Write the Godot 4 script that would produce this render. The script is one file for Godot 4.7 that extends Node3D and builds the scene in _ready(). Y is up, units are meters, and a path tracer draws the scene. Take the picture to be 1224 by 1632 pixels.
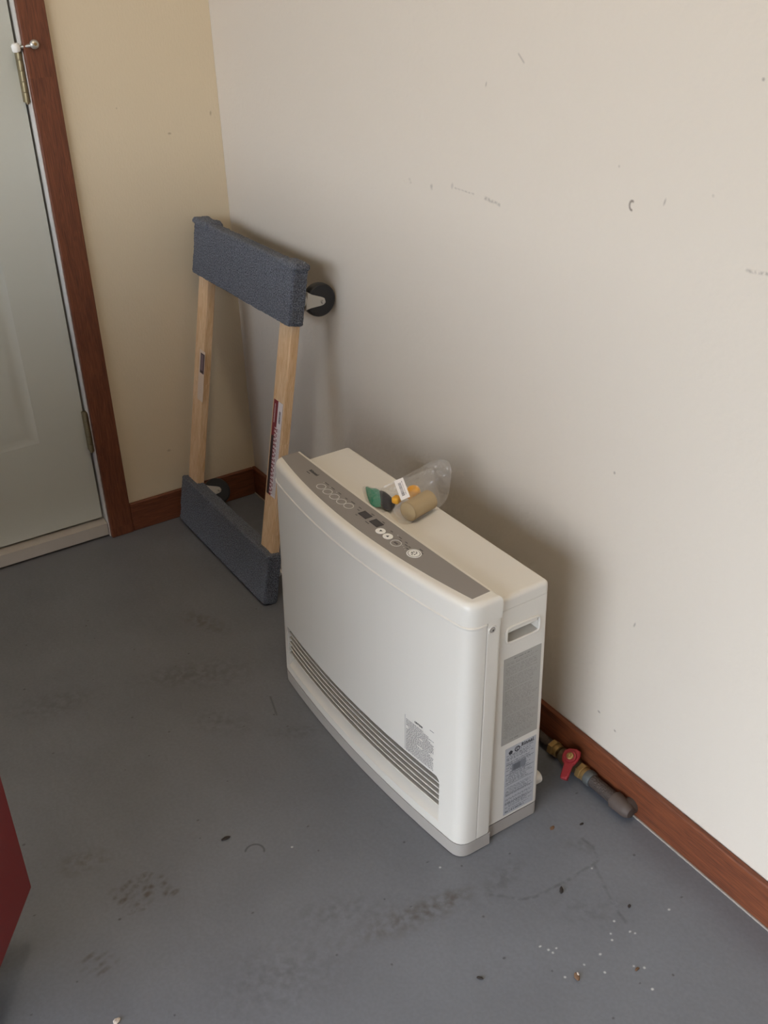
extends Node3D
# y up, metres. Right wall is the plane x = 0, back wall (with the door) the plane z = 0.

var taken := {}
var rng := RandomNumberGenerator.new()
var M := {}

# ------------------------------------------------------------------ mesh builder
class Geo:
	var v := PackedVector3Array()
	var uv := PackedVector2Array()
	# counter-clockwise seen from outside
	func tri(a: Vector3, b: Vector3, c: Vector3, ua := Vector2.ZERO, ub := Vector2.ZERO, uc := Vector2.ZERO) -> void:
		if (b - a).cross(c - a).length_squared() < 1e-18:
			return
		v.append_array([a, c, b])
		uv.append_array([ua, uc, ub])
	func quad(a: Vector3, b: Vector3, c: Vector3, d: Vector3, ua := Vector2.ZERO, ub := Vector2(1, 0), uc := Vector2(1, 1), ud := Vector2(0, 1)) -> void:
		tri(a, b, c, ua, ub, uc)
		tri(a, c, d, ua, uc, ud)
	func moved(t: Transform3D) -> Geo:
		var g := Geo.new()
		g.v = t * v
		g.uv = uv.duplicate()
		return g
	func join(g: Geo, t := Transform3D()) -> void:
		v.append_array(t * g.v)
		uv.append_array(g.uv)
	# rings run front left to right, then along the right side to the back (seen from above)
	func loft(rings: Array, closed := true, hole := [], u_len := true) -> void:
		var n: int = rings[0].size()
		var last := n if closed else n - 1
		for j in rings.size() - 1:
			var lo: PackedVector3Array = rings[j]
			var hi: PackedVector3Array = rings[j + 1]
			var u := 0.0
			for i in last:
				var k := (i + 1) % n
				var w := lo[i].distance_to(lo[k])
				if not (hole.size() and i >= hole[0] and i < hole[1] and j >= hole[2] and j < hole[3]):
					quad(lo[i], lo[k], hi[k], hi[i], Vector2(u, lo[i].y), Vector2(u + w, lo[k].y), Vector2(u + w, hi[k].y), Vector2(u, hi[i].y))
				u += w
	func cap(ring: PackedVector3Array, up := true) -> void:
		var c := Vector3.ZERO
		for p in ring:
			c += p
		c /= ring.size()
		for i in ring.size():
			var a := ring[i]
			var b := ring[(i + 1) % ring.size()]
			if up:
				tri(c, a, b, Vector2(c.x, c.z), Vector2(a.x, a.z), Vector2(b.x, b.z))
			else:
				tri(c, b, a, Vector2(c.x, c.z), Vector2(b.x, b.z), Vector2(a.x, a.z))
	func mesh(crease := 42.0) -> ArrayMesh:
		var nf := v.size() / 3
		var fn := PackedVector3Array()
		var area := PackedVector3Array()
		var at := {}
		for f in nf:
			var c := (v[f * 3 + 2] - v[f * 3]).cross(v[f * 3 + 1] - v[f * 3])
			area.append(c)
			fn.append(c.normalized())
			for k in 3:
				var p := v[f * 3 + k]
				var key := Vector3i((p * 50000.0).round())
				if at.has(key):
					at[key].append(f)
				else:
					at[key] = PackedInt32Array([f])
		var lim := cos(deg_to_rad(crease))
		var nn := PackedVector3Array()
		nn.resize(v.size())
		for f in nf:
			for k in 3:
				var s := Vector3.ZERO
				for g in at[Vector3i((v[f * 3 + k] * 50000.0).round())]:
					if fn[g].dot(fn[f]) > lim:
						s += area[g]
				nn[f * 3 + k] = s.normalized() if s.length_squared() > 0.0 else fn[f]
		var arr := []
		arr.resize(Mesh.ARRAY_MAX)
		arr[Mesh.ARRAY_VERTEX] = v
		arr[Mesh.ARRAY_NORMAL] = nn
		arr[Mesh.ARRAY_TEX_UV] = uv
		var m := ArrayMesh.new()
		m.add_surface_from_arrays(Mesh.PRIMITIVE_TRIANGLES, arr)
		return m

# rounded box centred on the origin; UV in metres, v along the longest side
func rbox(size: Vector3, r := 0.002, seg := 2, div := Vector3i(1, 1, 1)) -> Geo:
	var g := Geo.new()
	var h := size * 0.5
	r = minf(r, minf(h.x, minf(h.y, h.z)) * 0.98)
	var lines := []
	for ax in 3:
		var l := PackedFloat32Array()
		for k in seg + 1:
			l.append(-h[ax] + r * k / seg)
		for k in range(1, div[ax]):
			l.append(lerpf(-h[ax] + r, h[ax] - r, float(k) / div[ax]))
		for k in seg + 1:
			l.append(h[ax] - r + r * k / seg)
		lines.append(l)
	var long := 0
	if size.y > size[long]: long = 1
	if size.z > size[long]: long = 2
	for ax in 3:
		var a1 := (ax + 1) % 3
		var a2 := (ax + 2) % 3
		for sg in [-1.0, 1.0]:
			var la: PackedFloat32Array = lines[a1]
			var lb: PackedFloat32Array = lines[a2]
			for i in la.size() - 1:
				for j in lb.size() - 1:
					var q := []
					var uvs := []
					for c in [[i, j], [i + 1, j], [i + 1, j + 1], [i, j + 1]]:
						var p := Vector3.ZERO
						p[ax] = h[ax] * sg
						p[a1] = la[c[0]]
						p[a2] = lb[c[1]]
						var inner := p.clamp(-(h - Vector3.ONE * r), h - Vector3.ONE * r)
						var d := p - inner
						q.append(inner + d.normalized() * r)
						var uu := p[a1] if a1 != long else p[a2]
						var vv := p[long] if ax != long else p[a2]
						uvs.append(Vector2(uu + (0.37 * ax + 0.11 * sg), vv))
					if sg > 0:
						g.quad(q[0], q[1], q[2], q[3], uvs[0], uvs[1], uvs[2], uvs[3])
					else:
						g.quad(q[0], q[3], q[2], q[1], uvs[0], uvs[3], uvs[2], uvs[1])
	return g

# plain box from corner to corner
func pbox(a: Vector3, b: Vector3, r := 0.001) -> Geo:
	return rbox((b - a).abs(), r, 1).moved(Transform3D(Basis(), (a + b) * 0.5))

# lathe: profile of Vector2(radius, height) bottom to top, about y
func lathe(profile: Array, n := 28) -> Geo:
	var g := Geo.new()
	for j in profile.size() - 1:
		var p: Vector2 = profile[j]
		var q: Vector2 = profile[j + 1]
		for i in n:
			var a := TAU * i / n
			var b := TAU * (i + 1) / n
			# increasing angle here runs x -> -z, so outward is (lo_i, lo_k, hi_k, hi_i)
			var ca := Vector3(cos(a), 0, -sin(a))
			var cb := Vector3(cos(b), 0, -sin(b))
			g.quad(ca * p.x + Vector3.UP * p.y, cb * p.x + Vector3.UP * p.y, cb * q.x + Vector3.UP * q.y, ca * q.x + Vector3.UP * q.y,
				Vector2(float(i) / n, p.y), Vector2(float(i + 1) / n, p.y), Vector2(float(i + 1) / n, q.y), Vector2(float(i) / n, q.y))
	return g

func rod(r: float, len: float, b := 0.001, n := 28) -> Geo:   # along y from 0 to len, softened ends
	return lathe([Vector2(0, 0), Vector2(r - b, 0), Vector2(r - b * 0.3, b * 0.3), Vector2(r, b), Vector2(r, len - b), Vector2(r - b * 0.3, len - b * 0.3), Vector2(r - b, len), Vector2(0, len)], n)

func aim(from: Vector3, dir: Vector3) -> Transform3D:   # y axis along dir
	var y := dir.normalized()
	var x := y.cross(Vector3(0.123, 0.31, 0.9)).normalized()
	return Transform3D(Basis(x, y, x.cross(y)), from)

# ring torus lying in the xz plane, radii rx, rz
func torus(rx: float, rz: float, t: float, n := 40, m := 8, flat := 0.6) -> Geo:
	var g := Geo.new()
	for i in n:
		for j in m:
			var q := []
			for c in [[i, j], [i + 1, j], [i + 1, j + 1], [i, j + 1]]:
				var a: float = TAU * c[0] / n
				var b: float = TAU * c[1] / m
				q.append(Vector3(cos(a) * (rx + t * cos(b)), t * flat * sin(b), -sin(a) * (rz + t * cos(b))))
			g.quad(q[0], q[1], q[2], q[3])
	return g

# prism over a polygon in the xy plane (counter-clockwise), from z = 0 to depth, edges softened by b
func prism(poly: PackedVector2Array, depth: float, b := 0.0006) -> Geo:
	var g := Geo.new()
	if Geometry2D.is_polygon_clockwise(poly):
		poly.reverse()
	var rings := []
	var small := shrink(poly, b)
	for s in [[small, 0.0], [poly, b], [poly, depth - b], [small, depth]]:
		var r := PackedVector3Array()
		for p in s[0]:
			r.append(Vector3(p.x, p.y, s[1]))
		rings.append(r)
	var n := poly.size()
	for j in 3:
		for i in n:
			var k := (i + 1) % n
			g.quad(rings[j][i], rings[j][k], rings[j + 1][k], rings[j + 1][i])
	var ids := Geometry2D.triangulate_polygon(small)
	for t in range(0, ids.size(), 3):
		var a := small[ids[t]]
		var c := small[ids[t + 1]]
		var d := small[ids[t + 2]]
		if (c - a).cross(d - a) < 0:
			var e := c
			c = d
			d = e
		g.tri(Vector3(a.x, a.y, depth), Vector3(c.x, c.y, depth), Vector3(d.x, d.y, depth), a, c, d)
		g.tri(Vector3(a.x, a.y, 0), Vector3(d.x, d.y, 0), Vector3(c.x, c.y, 0), a, d, c)
	return g

func shrink(poly: PackedVector2Array, d: float) -> PackedVector2Array:
	var out := PackedVector2Array()
	var n := poly.size()
	for i in n:
		var a := (poly[i] - poly[(i - 1 + n) % n]).normalized()
		var b := (poly[(i + 1) % n] - poly[i]).normalized()
		var na := Vector2(-a.y, a.x)
		var nb := Vector2(-b.y, b.x)
		out.append(poly[i] + (na + nb) * d / maxf(0.5, 1.0 + na.dot(nb)))
	return out

func inset(ring: PackedVector3Array, d: float, y: float) -> PackedVector3Array:   # closed horizontal ring
	var p := PackedVector2Array()
	for q in ring:
		p.append(Vector2(q.x, -q.z))
	var s := shrink(p, d)
	var out := PackedVector3Array()
	for q in s:
		out.append(Vector3(q.x, y, -q.y))
	return out

# ------------------------------------------------------------------ nodes
func numbered(called: String) -> String:
	if not taken.has(called):
		taken[called] = 0
		return called
	taken[called] += 1
	return "%s_%03d" % [called, taken[called]]

func obj(called: String, g: Variant, m: Material, parent: Node = self, crease := 42.0) -> MeshInstance3D:
	var o := MeshInstance3D.new()
	o.mesh = g.mesh(crease) if g is Geo else g
	o.material_override = m
	o.name = numbered(called) if parent == self else called
	parent.add_child(o, true)
	return o

func tag(o: Node, label: String, category := "", group := "") -> Node:
	o.set_meta("label", label)
	if category:
		o.set_meta("category", category)
	if group:
		o.set_meta("group", group)
	return o

func thing(called: String, label: String, category: String, at := Transform3D(), group := "") -> Node3D:
	var o := Node3D.new()
	o.name = numbered(called)
	add_child(o)
	o.transform = at
	tag(o, label, category, group)
	return o

func struct(called: String, g: Variant, m: Material, label: String, category: String) -> MeshInstance3D:
	var o := obj(called, g, m)
	tag(o, label, category)
	o.set_meta("kind", "structure")
	return o

# ------------------------------------------------------------------ materials
func col(r: int, g: int, b: int, a := 255) -> Color:
	return Color8(r, g, b, a)

func mat(c: Color, rough := 0.6, metal := 0.0, spec := 0.5) -> StandardMaterial3D:
	var m := StandardMaterial3D.new()
	m.albedo_color = c
	m.roughness = rough
	m.metallic = metal
	m.metallic_specular = spec
	return m

func noise_tex(freq: float, size := 512, octaves := 3, as_normal := false, bump := 4.0, sd := 1, ramp: Gradient = null) -> NoiseTexture2D:
	var n := FastNoiseLite.new()
	n.seed = sd
	n.frequency = freq
	n.fractal_octaves = octaves
	var t := NoiseTexture2D.new()
	t.width = size
	t.height = size
	t.seamless = true
	t.noise = n
	t.as_normal_map = as_normal
	t.bump_strength = bump
	if ramp:
		t.color_ramp = ramp
	return t

func ramp(cols: Array, offs: Array) -> Gradient:
	var g := Gradient.new()
	g.colors = PackedColorArray(cols)
	g.offsets = PackedFloat32Array(offs)
	return g

# wood grain: w across (0.2 m), h along (1 m)
func wood(base: Color, dark: Color, sd: int, stretch := 26.0, contrast := 1.0) -> StandardMaterial3D:
	var n := FastNoiseLite.new()
	n.seed = sd
	n.frequency = 0.02
	n.fractal_octaves = 4
	var f := FastNoiseLite.new()
	f.seed = sd + 7
	f.frequency = 0.22
	f.fractal_octaves = 2
	var w := 256
	var h := 1024
	var im := Image.create(w, h, false, Image.FORMAT_RGB8)
	for y in h:
		for x in w:
			var a := n.get_noise_2d(x * 1.6, y * 1.6 * 6.0 / stretch) * 0.9
			var rings := 0.5 + 0.5 * sin(a * 22.0 + x * 0.11)
			var fine := f.get_noise_2d(x * 2.2, y * 2.2 / stretch)
			var k := clampf((rings * 0.35 + 0.35 + fine * 0.75 + a * 0.5) * contrast, 0.0, 1.0)
			im.set_pixel(x, y, base.lerp(dark, k))
	var m := mat(Color.WHITE, 0.55)
	m.albedo_texture = ImageTexture.create_from_image(im)
	m.uv1_scale = Vector3(5, 1, 1)
	return m

# soft blot and line marks on an image; positions in pixels
func blot(im: Image, cx: float, cy: float, rx: float, ry: float, turn: float, c: Color, strength: float, n: FastNoiseLite = null, edge := 1.0) -> void:
	var r := int(ceil(maxf(rx, ry) * 1.05))
	var cs := cos(turn)
	var sn := sin(turn)
	for y in range(maxi(0, int(cy) - r), mini(im.get_height(), int(cy) + r + 1)):
		for x in range(maxi(0, int(cx) - r), mini(im.get_width(), int(cx) + r + 1)):
			var dx := x - cx
			var dy := y - cy
			var d := Vector2((dx * cs + dy * sn) / rx, (-dx * sn + dy * cs) / ry).length()
			if d >= 1.0:
				continue
			var k := strength * clampf((1.0 - d) * edge, 0.0, 1.0)
			if n:
				k *= clampf(0.5 + 1.6 * n.get_noise_2d(x, y), 0.0, 1.3)
			im.set_pixel(x, y, im.get_pixel(x, y).lerp(c, clampf(k, 0, 1)))

func stroke(im: Image, pts: Array, w: float, c: Color, strength: float, n: FastNoiseLite = null) -> void:
	for i in pts.size() - 1:
		var a: Vector2 = pts[i]
		var b: Vector2 = pts[i + 1]
		var steps := maxi(1, int(a.distance_to(b) / (w * 0.5)))
		for k in steps:
			var p := a.lerp(b, float(k) / steps)
			blot(im, p.x, p.y, w, w, 0, c, strength, n, 1.5)

# a printed plate: rows of illegible small print
func print_image(w: int, h: int, bg: Color, ink: Color, rows: Array, sd: int) -> Image:
	var r := RandomNumberGenerator.new()
	r.seed = sd
	var im := Image.create(w, h, false, Image.FORMAT_RGB8)
	im.fill(bg)
	for row in rows:   # [y0, y1, x0, x1, strength]
		var x: int = row[2]
		while x < row[3]:
			var word := r.randi_range(8, 34)
			for k in word:
				if x + k >= row[3]:
					break
				if r.randf() < 0.66:
					var top: int = row[0] + (0 if r.randf() < 0.4 else int((row[1] - row[0]) * 0.3))
					for y in range(top, row[1]):
						im.set_pixel(x + k, y, bg.lerp(ink, row[4] * r.randf_range(0.6, 1.0)))
			x += word + r.randi_range(4, 8)
	return im

func printed(im: Image, rough := 0.5) -> StandardMaterial3D:
	var m := mat(Color.WHITE, rough)
	m.albedo_texture = ImageTexture.create_from_image(im)
	m.texture_repeat = false
	return m

# thin plate in the plane of axes ax, ay (its front faces ax x ay), UV 0..1 on its front
func plate(o: Vector3, ax: Vector3, ay: Vector3, t: float) -> Geo:
	var g := Geo.new()
	var n := ax.cross(ay).normalized() * t
	var a := o + n
	var b := o + ax + n
	var c := o + ax + ay + n
	var d := o + ay + n
	g.quad(a, b, c, d, Vector2(0, 1), Vector2(1, 1), Vector2(1, 0), Vector2(0, 0))
	var e := Vector2(0.01, 0.01)
	g.quad(o, o + ax, b, a, e, e, e, e)
	g.quad(o + ax, o + ax + ay, c, b, e, e, e, e)
	g.quad(o + ax + ay, o + ay, d, c, e, e, e, e)
	g.quad(o + ay, o, a, d, e, e, e, e)
	return g

func lettering(called: String, s: String, height: float, m: Material, t: Transform3D, parent: Node, bold := true, width := 0.0) -> MeshInstance3D:
	var f := SystemFont.new()
	f.font_names = PackedStringArray(["Droid Sans"])
	f.font_weight = 700 if bold else 400
	var tm := TextMesh.new()
	tm.font = f
	tm.text = s
	tm.font_size = 32
	tm.pixel_size = height / 24.0
	tm.depth = 0.0003
	var o := obj(called, tm, m, parent)
	if width > 0.0:
		var wide := tm.get_aabb().size.x
		t.basis = t.basis.scaled_local(Vector3(width / wide, 1, 1))
	o.transform = t
	return o

# ------------------------------------------------------------------ scene
func _ready() -> void:
	rng.seed = 11
	# camera, from the photograph's vanishing lines
	var cam := Camera3D.new()
	cam.name = "camera"
	add_child(cam)
	cam.transform = Transform3D(Basis(Vector3(0.83929797, -0.02853608, 0.54292229), Vector3(0.28757692, 0.87078304, -0.3987937), Vector3(-0.46138751, 0.49083867, 0.73905275)).orthonormalized(), Vector3(-0.98601976, 1.26650364, 2.19149561))
	cam.fov = rad_to_deg(2.0 * atan(816.0 / 1666.9))
	cam.near = 0.02
	cam.current = true
	# daylight: an overcast sky through the open garage door on the left
	var env := Environment.new()
	env.background_mode = Environment.BG_SKY
	var sm := ProceduralSkyMaterial.new()
	sm.sky_top_color = col(178, 196, 222)
	sm.sky_horizon_color = col(232, 236, 240)
	sm.ground_bottom_color = col(120, 116, 108)
	sm.ground_horizon_color = col(170, 168, 162)
	sm.sky_curve = 0.3
	sm.sun_angle_max = 0.0
	sm.energy_multiplier = 1.0
	var sky := Sky.new()
	sky.sky_material = sm
	env.sky = sky
	env.tonemap_mode = Environment.TONE_MAPPER_LINEAR
	env.tonemap_exposure = 10.7
	env.sdfgi_enabled = true
	env.ssao_enabled = true
	env.ssil_enabled = true
	var we := WorldEnvironment.new()
	we.name = "daylight"
	we.environment = env
	add_child(we)
	materials()
	room()
	door()
	heater()
	dolly()
	gas_pipe()
	cabinet()
	ceiling_lamp()
	bag()
	floor_debris()
	for n in find_children("*", "GeometryInstance3D", true, false):
		n.cast_shadow = GeometryInstance3D.SHADOW_CASTING_SETTING_ON

func materials() -> void:
	M.casing = wood(col(122, 70, 43), col(82, 42, 24), 3, 40.0, 0.8)
	M.pine = wood(col(228, 196, 158), col(200, 158, 112), 9, 30.0, 0.8)
	M.plastic = mat(col(219, 213, 202), 0.3)
	M.plastic_grey = mat(col(164, 157, 149), 0.5)
	M.slat = mat(col(206, 199, 187), 0.5)
	M.dark = mat(col(52, 50, 48), 0.7)
	M.strip = mat(col(134, 127, 121), 0.4)
	M.ink = mat(col(52, 52, 56), 0.7)
	M.ring = mat(col(196, 192, 186), 0.5)
	M.white = mat(col(236, 234, 228), 0.45)
	M.display = mat(col(44, 38, 37), 0.25)
	M.door = mat(col(194, 194, 183), 0.35)
	M.jamb = mat(col(214, 208, 200), 0.5)
	M.brass = mat(col(156, 126, 78), 0.45, 0.6)
	M.hinge = mat(col(150, 138, 108), 0.42, 0.8)
	M.steel = mat(col(196, 192, 184), 0.38, 0.7)
	M.rubber = mat(col(30, 30, 32), 0.5)
	M.iron = mat(col(74, 64, 58), 0.65, 0.3)
	M.iron.normal_enabled = true
	M.iron.normal_texture = noise_tex(0.05, 256, 3, true, 5.0, 21)
	M.iron.uv1_triplanar = true
	M.iron.uv1_scale = Vector3.ONE * 20
	M.galv = mat(col(82, 70, 63), 0.65, 0.15)
	M.red = mat(col(138, 30, 37), 0.5)
	M.cabinet = mat(col(112, 19, 17), 0.5)
	M.cabinet.clearcoat_enabled = true
	M.cabinet.clearcoat = 0.15
	M.black = mat(col(28, 27, 27), 0.7)
	M.ceiling = mat(col(205, 194, 176), 0.9)
	M.outside = mat(col(122, 118, 112), 0.9)
	var cg := ramp([col(50, 52, 58), col(98, 102, 112), col(140, 144, 154)], [0.2, 0.52, 0.85])
	M.carpet = mat(Color.WHITE, 0.95, 0.0, 0.2)
	M.carpet.albedo_texture = noise_tex(0.11, 512, 3, false, 4, 5, cg)
	M.carpet.uv1_triplanar = true
	M.carpet.uv1_scale = Vector3.ONE * 5.0
	M.carpet.normal_enabled = true
	M.carpet.normal_texture = noise_tex(0.11, 512, 3, true, 14.0, 5)
	M.carpet.normal_scale = 1.0
	M.carpet.rim_enabled = true
	M.carpet.rim = 0.3
	M.film = mat(col(250, 250, 252, 10), 0.03)
	M.film.transparency = BaseMaterial3D.TRANSPARENCY_ALPHA

func wall_material(marks: Callable, base: Color, w: float, h: float, px: float) -> StandardMaterial3D:
	var im := Image.create(int(w * px), int(h * px), false, Image.FORMAT_RGB8)
	im.fill(base)
	marks.call(im)
	var m := mat(Color.WHITE, 0.62, 0.0, 0.4)
	m.albedo_texture = ImageTexture.create_from_image(im)
	m.texture_repeat = false
	m.normal_enabled = true
	m.normal_texture = noise_tex(0.09, 1024, 3, true, 1.2, 31)
	m.normal_scale = 0.35
	return m

func room() -> void:
	# floor: grey painted concrete; the picture covers x -1.30..0.10, z 0..2.00 at 0.8 pixel a millimetre
	var px := 800.0
	var w := int(1.4 * px)
	var h := int(2.0 * px)
	var na := FastNoiseLite.new()
	na.seed = 4
	na.frequency = 0.006
	na.fractal_octaves = 4
	var nb := FastNoiseLite.new()
	nb.seed = 8
	nb.frequency = 0.16
	nb.fractal_octaves = 2
	var base := col(112, 114, 119)
	var im := Image.create(w, h, false, Image.FORMAT_RGB8)
	for y in h:
		for x in w:
			var edge := clampf(minf(minf(x, w - 1 - x), minf(y, h - 1 - y)) / 60.0, 0.0, 1.0)
			var k := 1.0 + edge * (0.05 * na.get_noise_2d(x, y) + 0.035 * nb.get_noise_2d(x, y))
			im.set_pixel(x, y, Color(base.r * k, base.g * k, base.b * k))
	var P := func(x: float, z: float) -> Vector2: return Vector2((x + 1.3) * px, z * px)
	var n := FastNoiseLite.new()
	n.seed = 15
	n.frequency = 0.06
	var brown := col(72, 65, 58)
	var grey := col(70, 70, 71)
	# boot prints: broken rows of tread
	for r in 5:
		for q in 5:
			var c: Vector2 = P.call(-0.765 + 0.016 * q + 0.003 * r, 1.025 + 0.013 * r + 0.004 * sin(q * 2.0))
			blot(im, c.x, c.y, 9, 5, -0.3, brown, 0.6 if (q + r * 2) % 5 else 0.25, n, 1.6)
	for r in 4:
		var c: Vector2 = P.call(-0.833 + 0.004 * r, 1.118 + 0.011 * r)
		blot(im, c.x, c.y, 22, 4, -0.25, brown, 0.4, n, 1.5)
	for s in [[-0.42, 1.317, 95, 26, 0.15, 0.5], [-0.50, 1.25, 80, 30, 0.4, 0.3], [-0.36, 1.325, 50, 16, 0.05, 0.5], [-0.357, 0.46, 60, 22, 1.2, 0.5], [-0.42, 0.62, 90, 50, 0.6, 0.3], [-0.491, 0.591, 70, 30, 0.5, 0.3], [-0.465, 0.765, 60, 34, 0.9, 0.3],
			[-0.785, 0.945, 40, 26, 0.3, 0.45], [-0.70, 0.54, 90, 40, 0.2, 0.3], [-0.27, 1.34, 60, 18, -0.3, 0.35], [-0.2, 1.46, 60, 30, 0.8, 0.25], [-0.12, 1.36, 30, 14, 0.9, 0.35], [-0.62, 1.3, 100, 60, 0.2, 0.3], [-0.36, 0.87, 50, 18, 0.5, 0.3], [-0.15, 1.47, 18, 9, 0.5, 0.4]]:
		var c: Vector2 = P.call(s[0], s[1])
		blot(im, c.x, c.y, s[2], s[3], s[4], brown if s[5] > 0.4 else grey, s[5], n)
	# the scuffed drag curves beside the heater
	var line := []
	for p in [[-0.3, 1.352], [-0.282, 1.367], [-0.266, 1.385], [-0.245, 1.393], [-0.225, 1.394], [-0.18, 1.397], [-0.122, 1.394], [-0.108, 1.37], [-0.112, 1.345]]:
		line.append(P.call(p[0], p[1]))
	stroke(im, line, 3.0, grey, 0.16, n)
	stroke(im, [P.call(-0.131, 1.393), P.call(-0.16, 1.466), P.call(-0.169, 1.507)], 3.0, grey, 0.16, n)
	var arc := []
	for k in 14:
		var a := -0.6 + 3.2 * k / 13.0
		arc.append(P.call(-0.552, 1.078) + Vector2(cos(a), -sin(a)) * 12.0)
	stroke(im, arc, 1.8, col(64, 66, 68), 0.4)
	stroke(im, [P.call(-0.356, 0.754), P.call(-0.371, 0.809)], 2.0, grey, 0.25)
	# paint flecks and grit
	var r2 := RandomNumberGenerator.new()
	r2.seed = 77
	for k in 90:
		var c: Vector2 = P.call(r2.randf_range(-0.95, -0.05), r2.randf_range(0.3, 1.75))
		blot(im, c.x, c.y, r2.randf_range(1.2, 2.6), r2.randf_range(1.0, 2.0), 0, col(52, 50, 48), 0.6, null, 2.0)
	for p in [[-0.296, 1.463], [-0.29, 1.474], [-0.288, 1.481], [-0.279, 1.478], [-0.174, 1.516], [-0.17, 1.522], [-0.199, 1.503], [-0.205, 1.512], [-0.499, 1.103], [-0.33, 1.268], [-0.235, 1.52], [-0.25, 1.545], [-0.2, 1.57], [-0.215, 1.6], [-0.1, 1.52], [-0.3, 1.52], [-0.18, 1.49], [-0.21, 1.56], [-0.265, 1.52], [-0.14, 1.4]]:
		var c: Vector2 = P.call(p[0], p[1])
		blot(im, c.x, c.y, r2.randf_range(1.4, 2.4), r2.randf_range(1.2, 2.0), 0, col(205, 205, 200), 0.9, null, 2.0)
	var fm := mat(Color.WHITE, 0.42, 0.0, 0.5)
	fm.albedo_texture = ImageTexture.create_from_image(im)
	fm.texture_repeat = false
	fm.normal_enabled = true
	fm.normal_texture = noise_tex(0.05, 1024, 4, true, 2.0, 41)
	fm.normal_scale = 0.12
	var g := pbox(Vector3(-3.32, -0.15, -0.12), Vector3(0.12, 0, 6.12))
	for i in g.v.size():
		g.uv[i] = Vector2((g.v[i].x + 1.3) / 1.4, g.v[i].z / 2.0)
	struct("floor", g, fm, "grey painted concrete garage floor with scuffs and paint flecks", "floor")
	# right wall
	var nw := FastNoiseLite.new()
	nw.seed = 3
	nw.frequency = 0.12
	var marks_r := func(i: Image) -> void:
		var q := func(z: float, y: float) -> Vector2: return Vector2(z * 800.0, (1.3 - y) * 800.0)
		var mk := col(146, 138, 128)
		for s in [[0.726, 0.896, 5, 4, 0.7], [0.787, 0.896, 4, 5, 0.7], [0.843, 0.907, 3, 5, 0.35], [0.711, 0.893, 4, 2, 0.4], [1.282, 0.96, 1.5, 5, 0.6], [0.924, 1.062, 1.5, 4, 0.6], [1.403, 1.11, 2, 2, 0.8], [1.239, 0.57, 2, 2.5, 0.8], [1.307, 0.343, 1.5, 5, 0.7], [1.252, 0.138, 3, 2, 0.9], [1.29, 0.125, 2.5, 2, 0.9], [1.355, 0.98, 2, 2, 0.3], [1.2, 0.99, 1.6, 1.6, 0.5]]:
			var c: Vector2 = q.call(s[0], s[1])
			blot(i, c.x, c.y, s[2], s[3], 0.3, mk, s[4], nw if s[2] > 3 else null, 1.6)
		stroke(i, [q.call(0.85, 0.905), q.call(0.9, 0.904)], 1.4, mk, 0.22, nw)
		stroke(i, [q.call(0.925, 0.903), q.call(0.963, 0.899)], 3.0, mk, 0.3, nw)
		stroke(i, [q.call(0.994, 1.107), q.call(1.007, 1.096)], 1.6, mk, 0.25)
		stroke(i, [q.call(1.417, 0.906), q.call(1.447, 0.909), q.call(1.5, 0.909)], 2.4, mk, 0.3, nw)
		var cr := []
		for k in 12:
			var a := 1.2 + 3.9 * k / 11.0
			cr.append(q.call(1.228, 0.946) + Vector2(cos(a) * 3.4, -sin(a) * 4.6))
		stroke(i, cr, 1.7, col(98, 88, 80), 0.55)
	g = pbox(Vector3(0, -0.15, -0.12), Vector3(0.12, 2.62, 6.12))
	for i in g.v.size():
		g.uv[i] = Vector2(g.v[i].z / 1.7, 1.0 - g.v[i].y / 1.3)
	struct("wall_right", g, wall_material(marks_r, col(206, 196, 182), 1.7, 1.3, 800), "cream painted wall behind the heater with small scuffs and a dent", "wall")
	# back wall round the door opening
	var marks_b := func(i: Image) -> void:
		var q := func(x: float, y: float) -> Vector2: return Vector2((x + 0.5) * 800.0, (1.3 - y) * 800.0)
		for s in [[-0.12, 0.893, 4, 2, 0.5], [-0.022, 0.923, 2, 5, 0.45], [-0.227, 0.954, 1.5, 1.5, 0.4], [-0.22, 0.18, 5, 3, 0.3]]:
			var c: Vector2 = q.call(s[0], s[1])
			blot(i, c.x, c.y, s[2], s[3], 0.1, col(130, 112, 88), s[4], null, 1.6)
	g = Geo.new()
	g.join(pbox(Vector3(-0.386, -0.15, -0.12), Vector3(0, 2.62, 0)))
	g.join(pbox(Vector3(-3.32, 2.0, -0.12), Vector3(-0.386, 2.62, 0)))
	g.join(pbox(Vector3(-3.32, -0.15, -0.12), Vector3(-1.232, 2.0, 0)))
	for i in g.v.size():
		g.uv[i] = Vector2((g.v[i].x + 0.5) / 0.6, 1.0 - g.v[i].y / 1.3)
	struct("wall_back", g, wall_material(marks_b, col(212, 196, 168), 0.6, 1.3, 800), "warm cream painted wall between the door and the corner", "wall")
	# left wall with the open garage doorway, front wall, ceiling
	var plain := mat(col(176, 148, 116), 0.8)
	g = Geo.new()
	g.join(pbox(Vector3(-3.32, -0.15, 0), Vector3(-3.2, 2.62, 0.45)))
	g.join(pbox(Vector3(-3.32, 2.1, 0.45), Vector3(-3.2, 2.62, 3.9)))
	g.join(pbox(Vector3(-3.32, -0.15, 3.9), Vector3(-3.2, 2.62, 6.0)))
	struct("wall_left", g, plain, "tan boarded garage wall with a wide open doorway", "wall")
	struct("wall_front", pbox(Vector3(-3.32, -0.15, 6.0), Vector3(0.12, 2.62, 6.12)), plain, "tan boarded garage wall opposite the back door", "wall")
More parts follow.
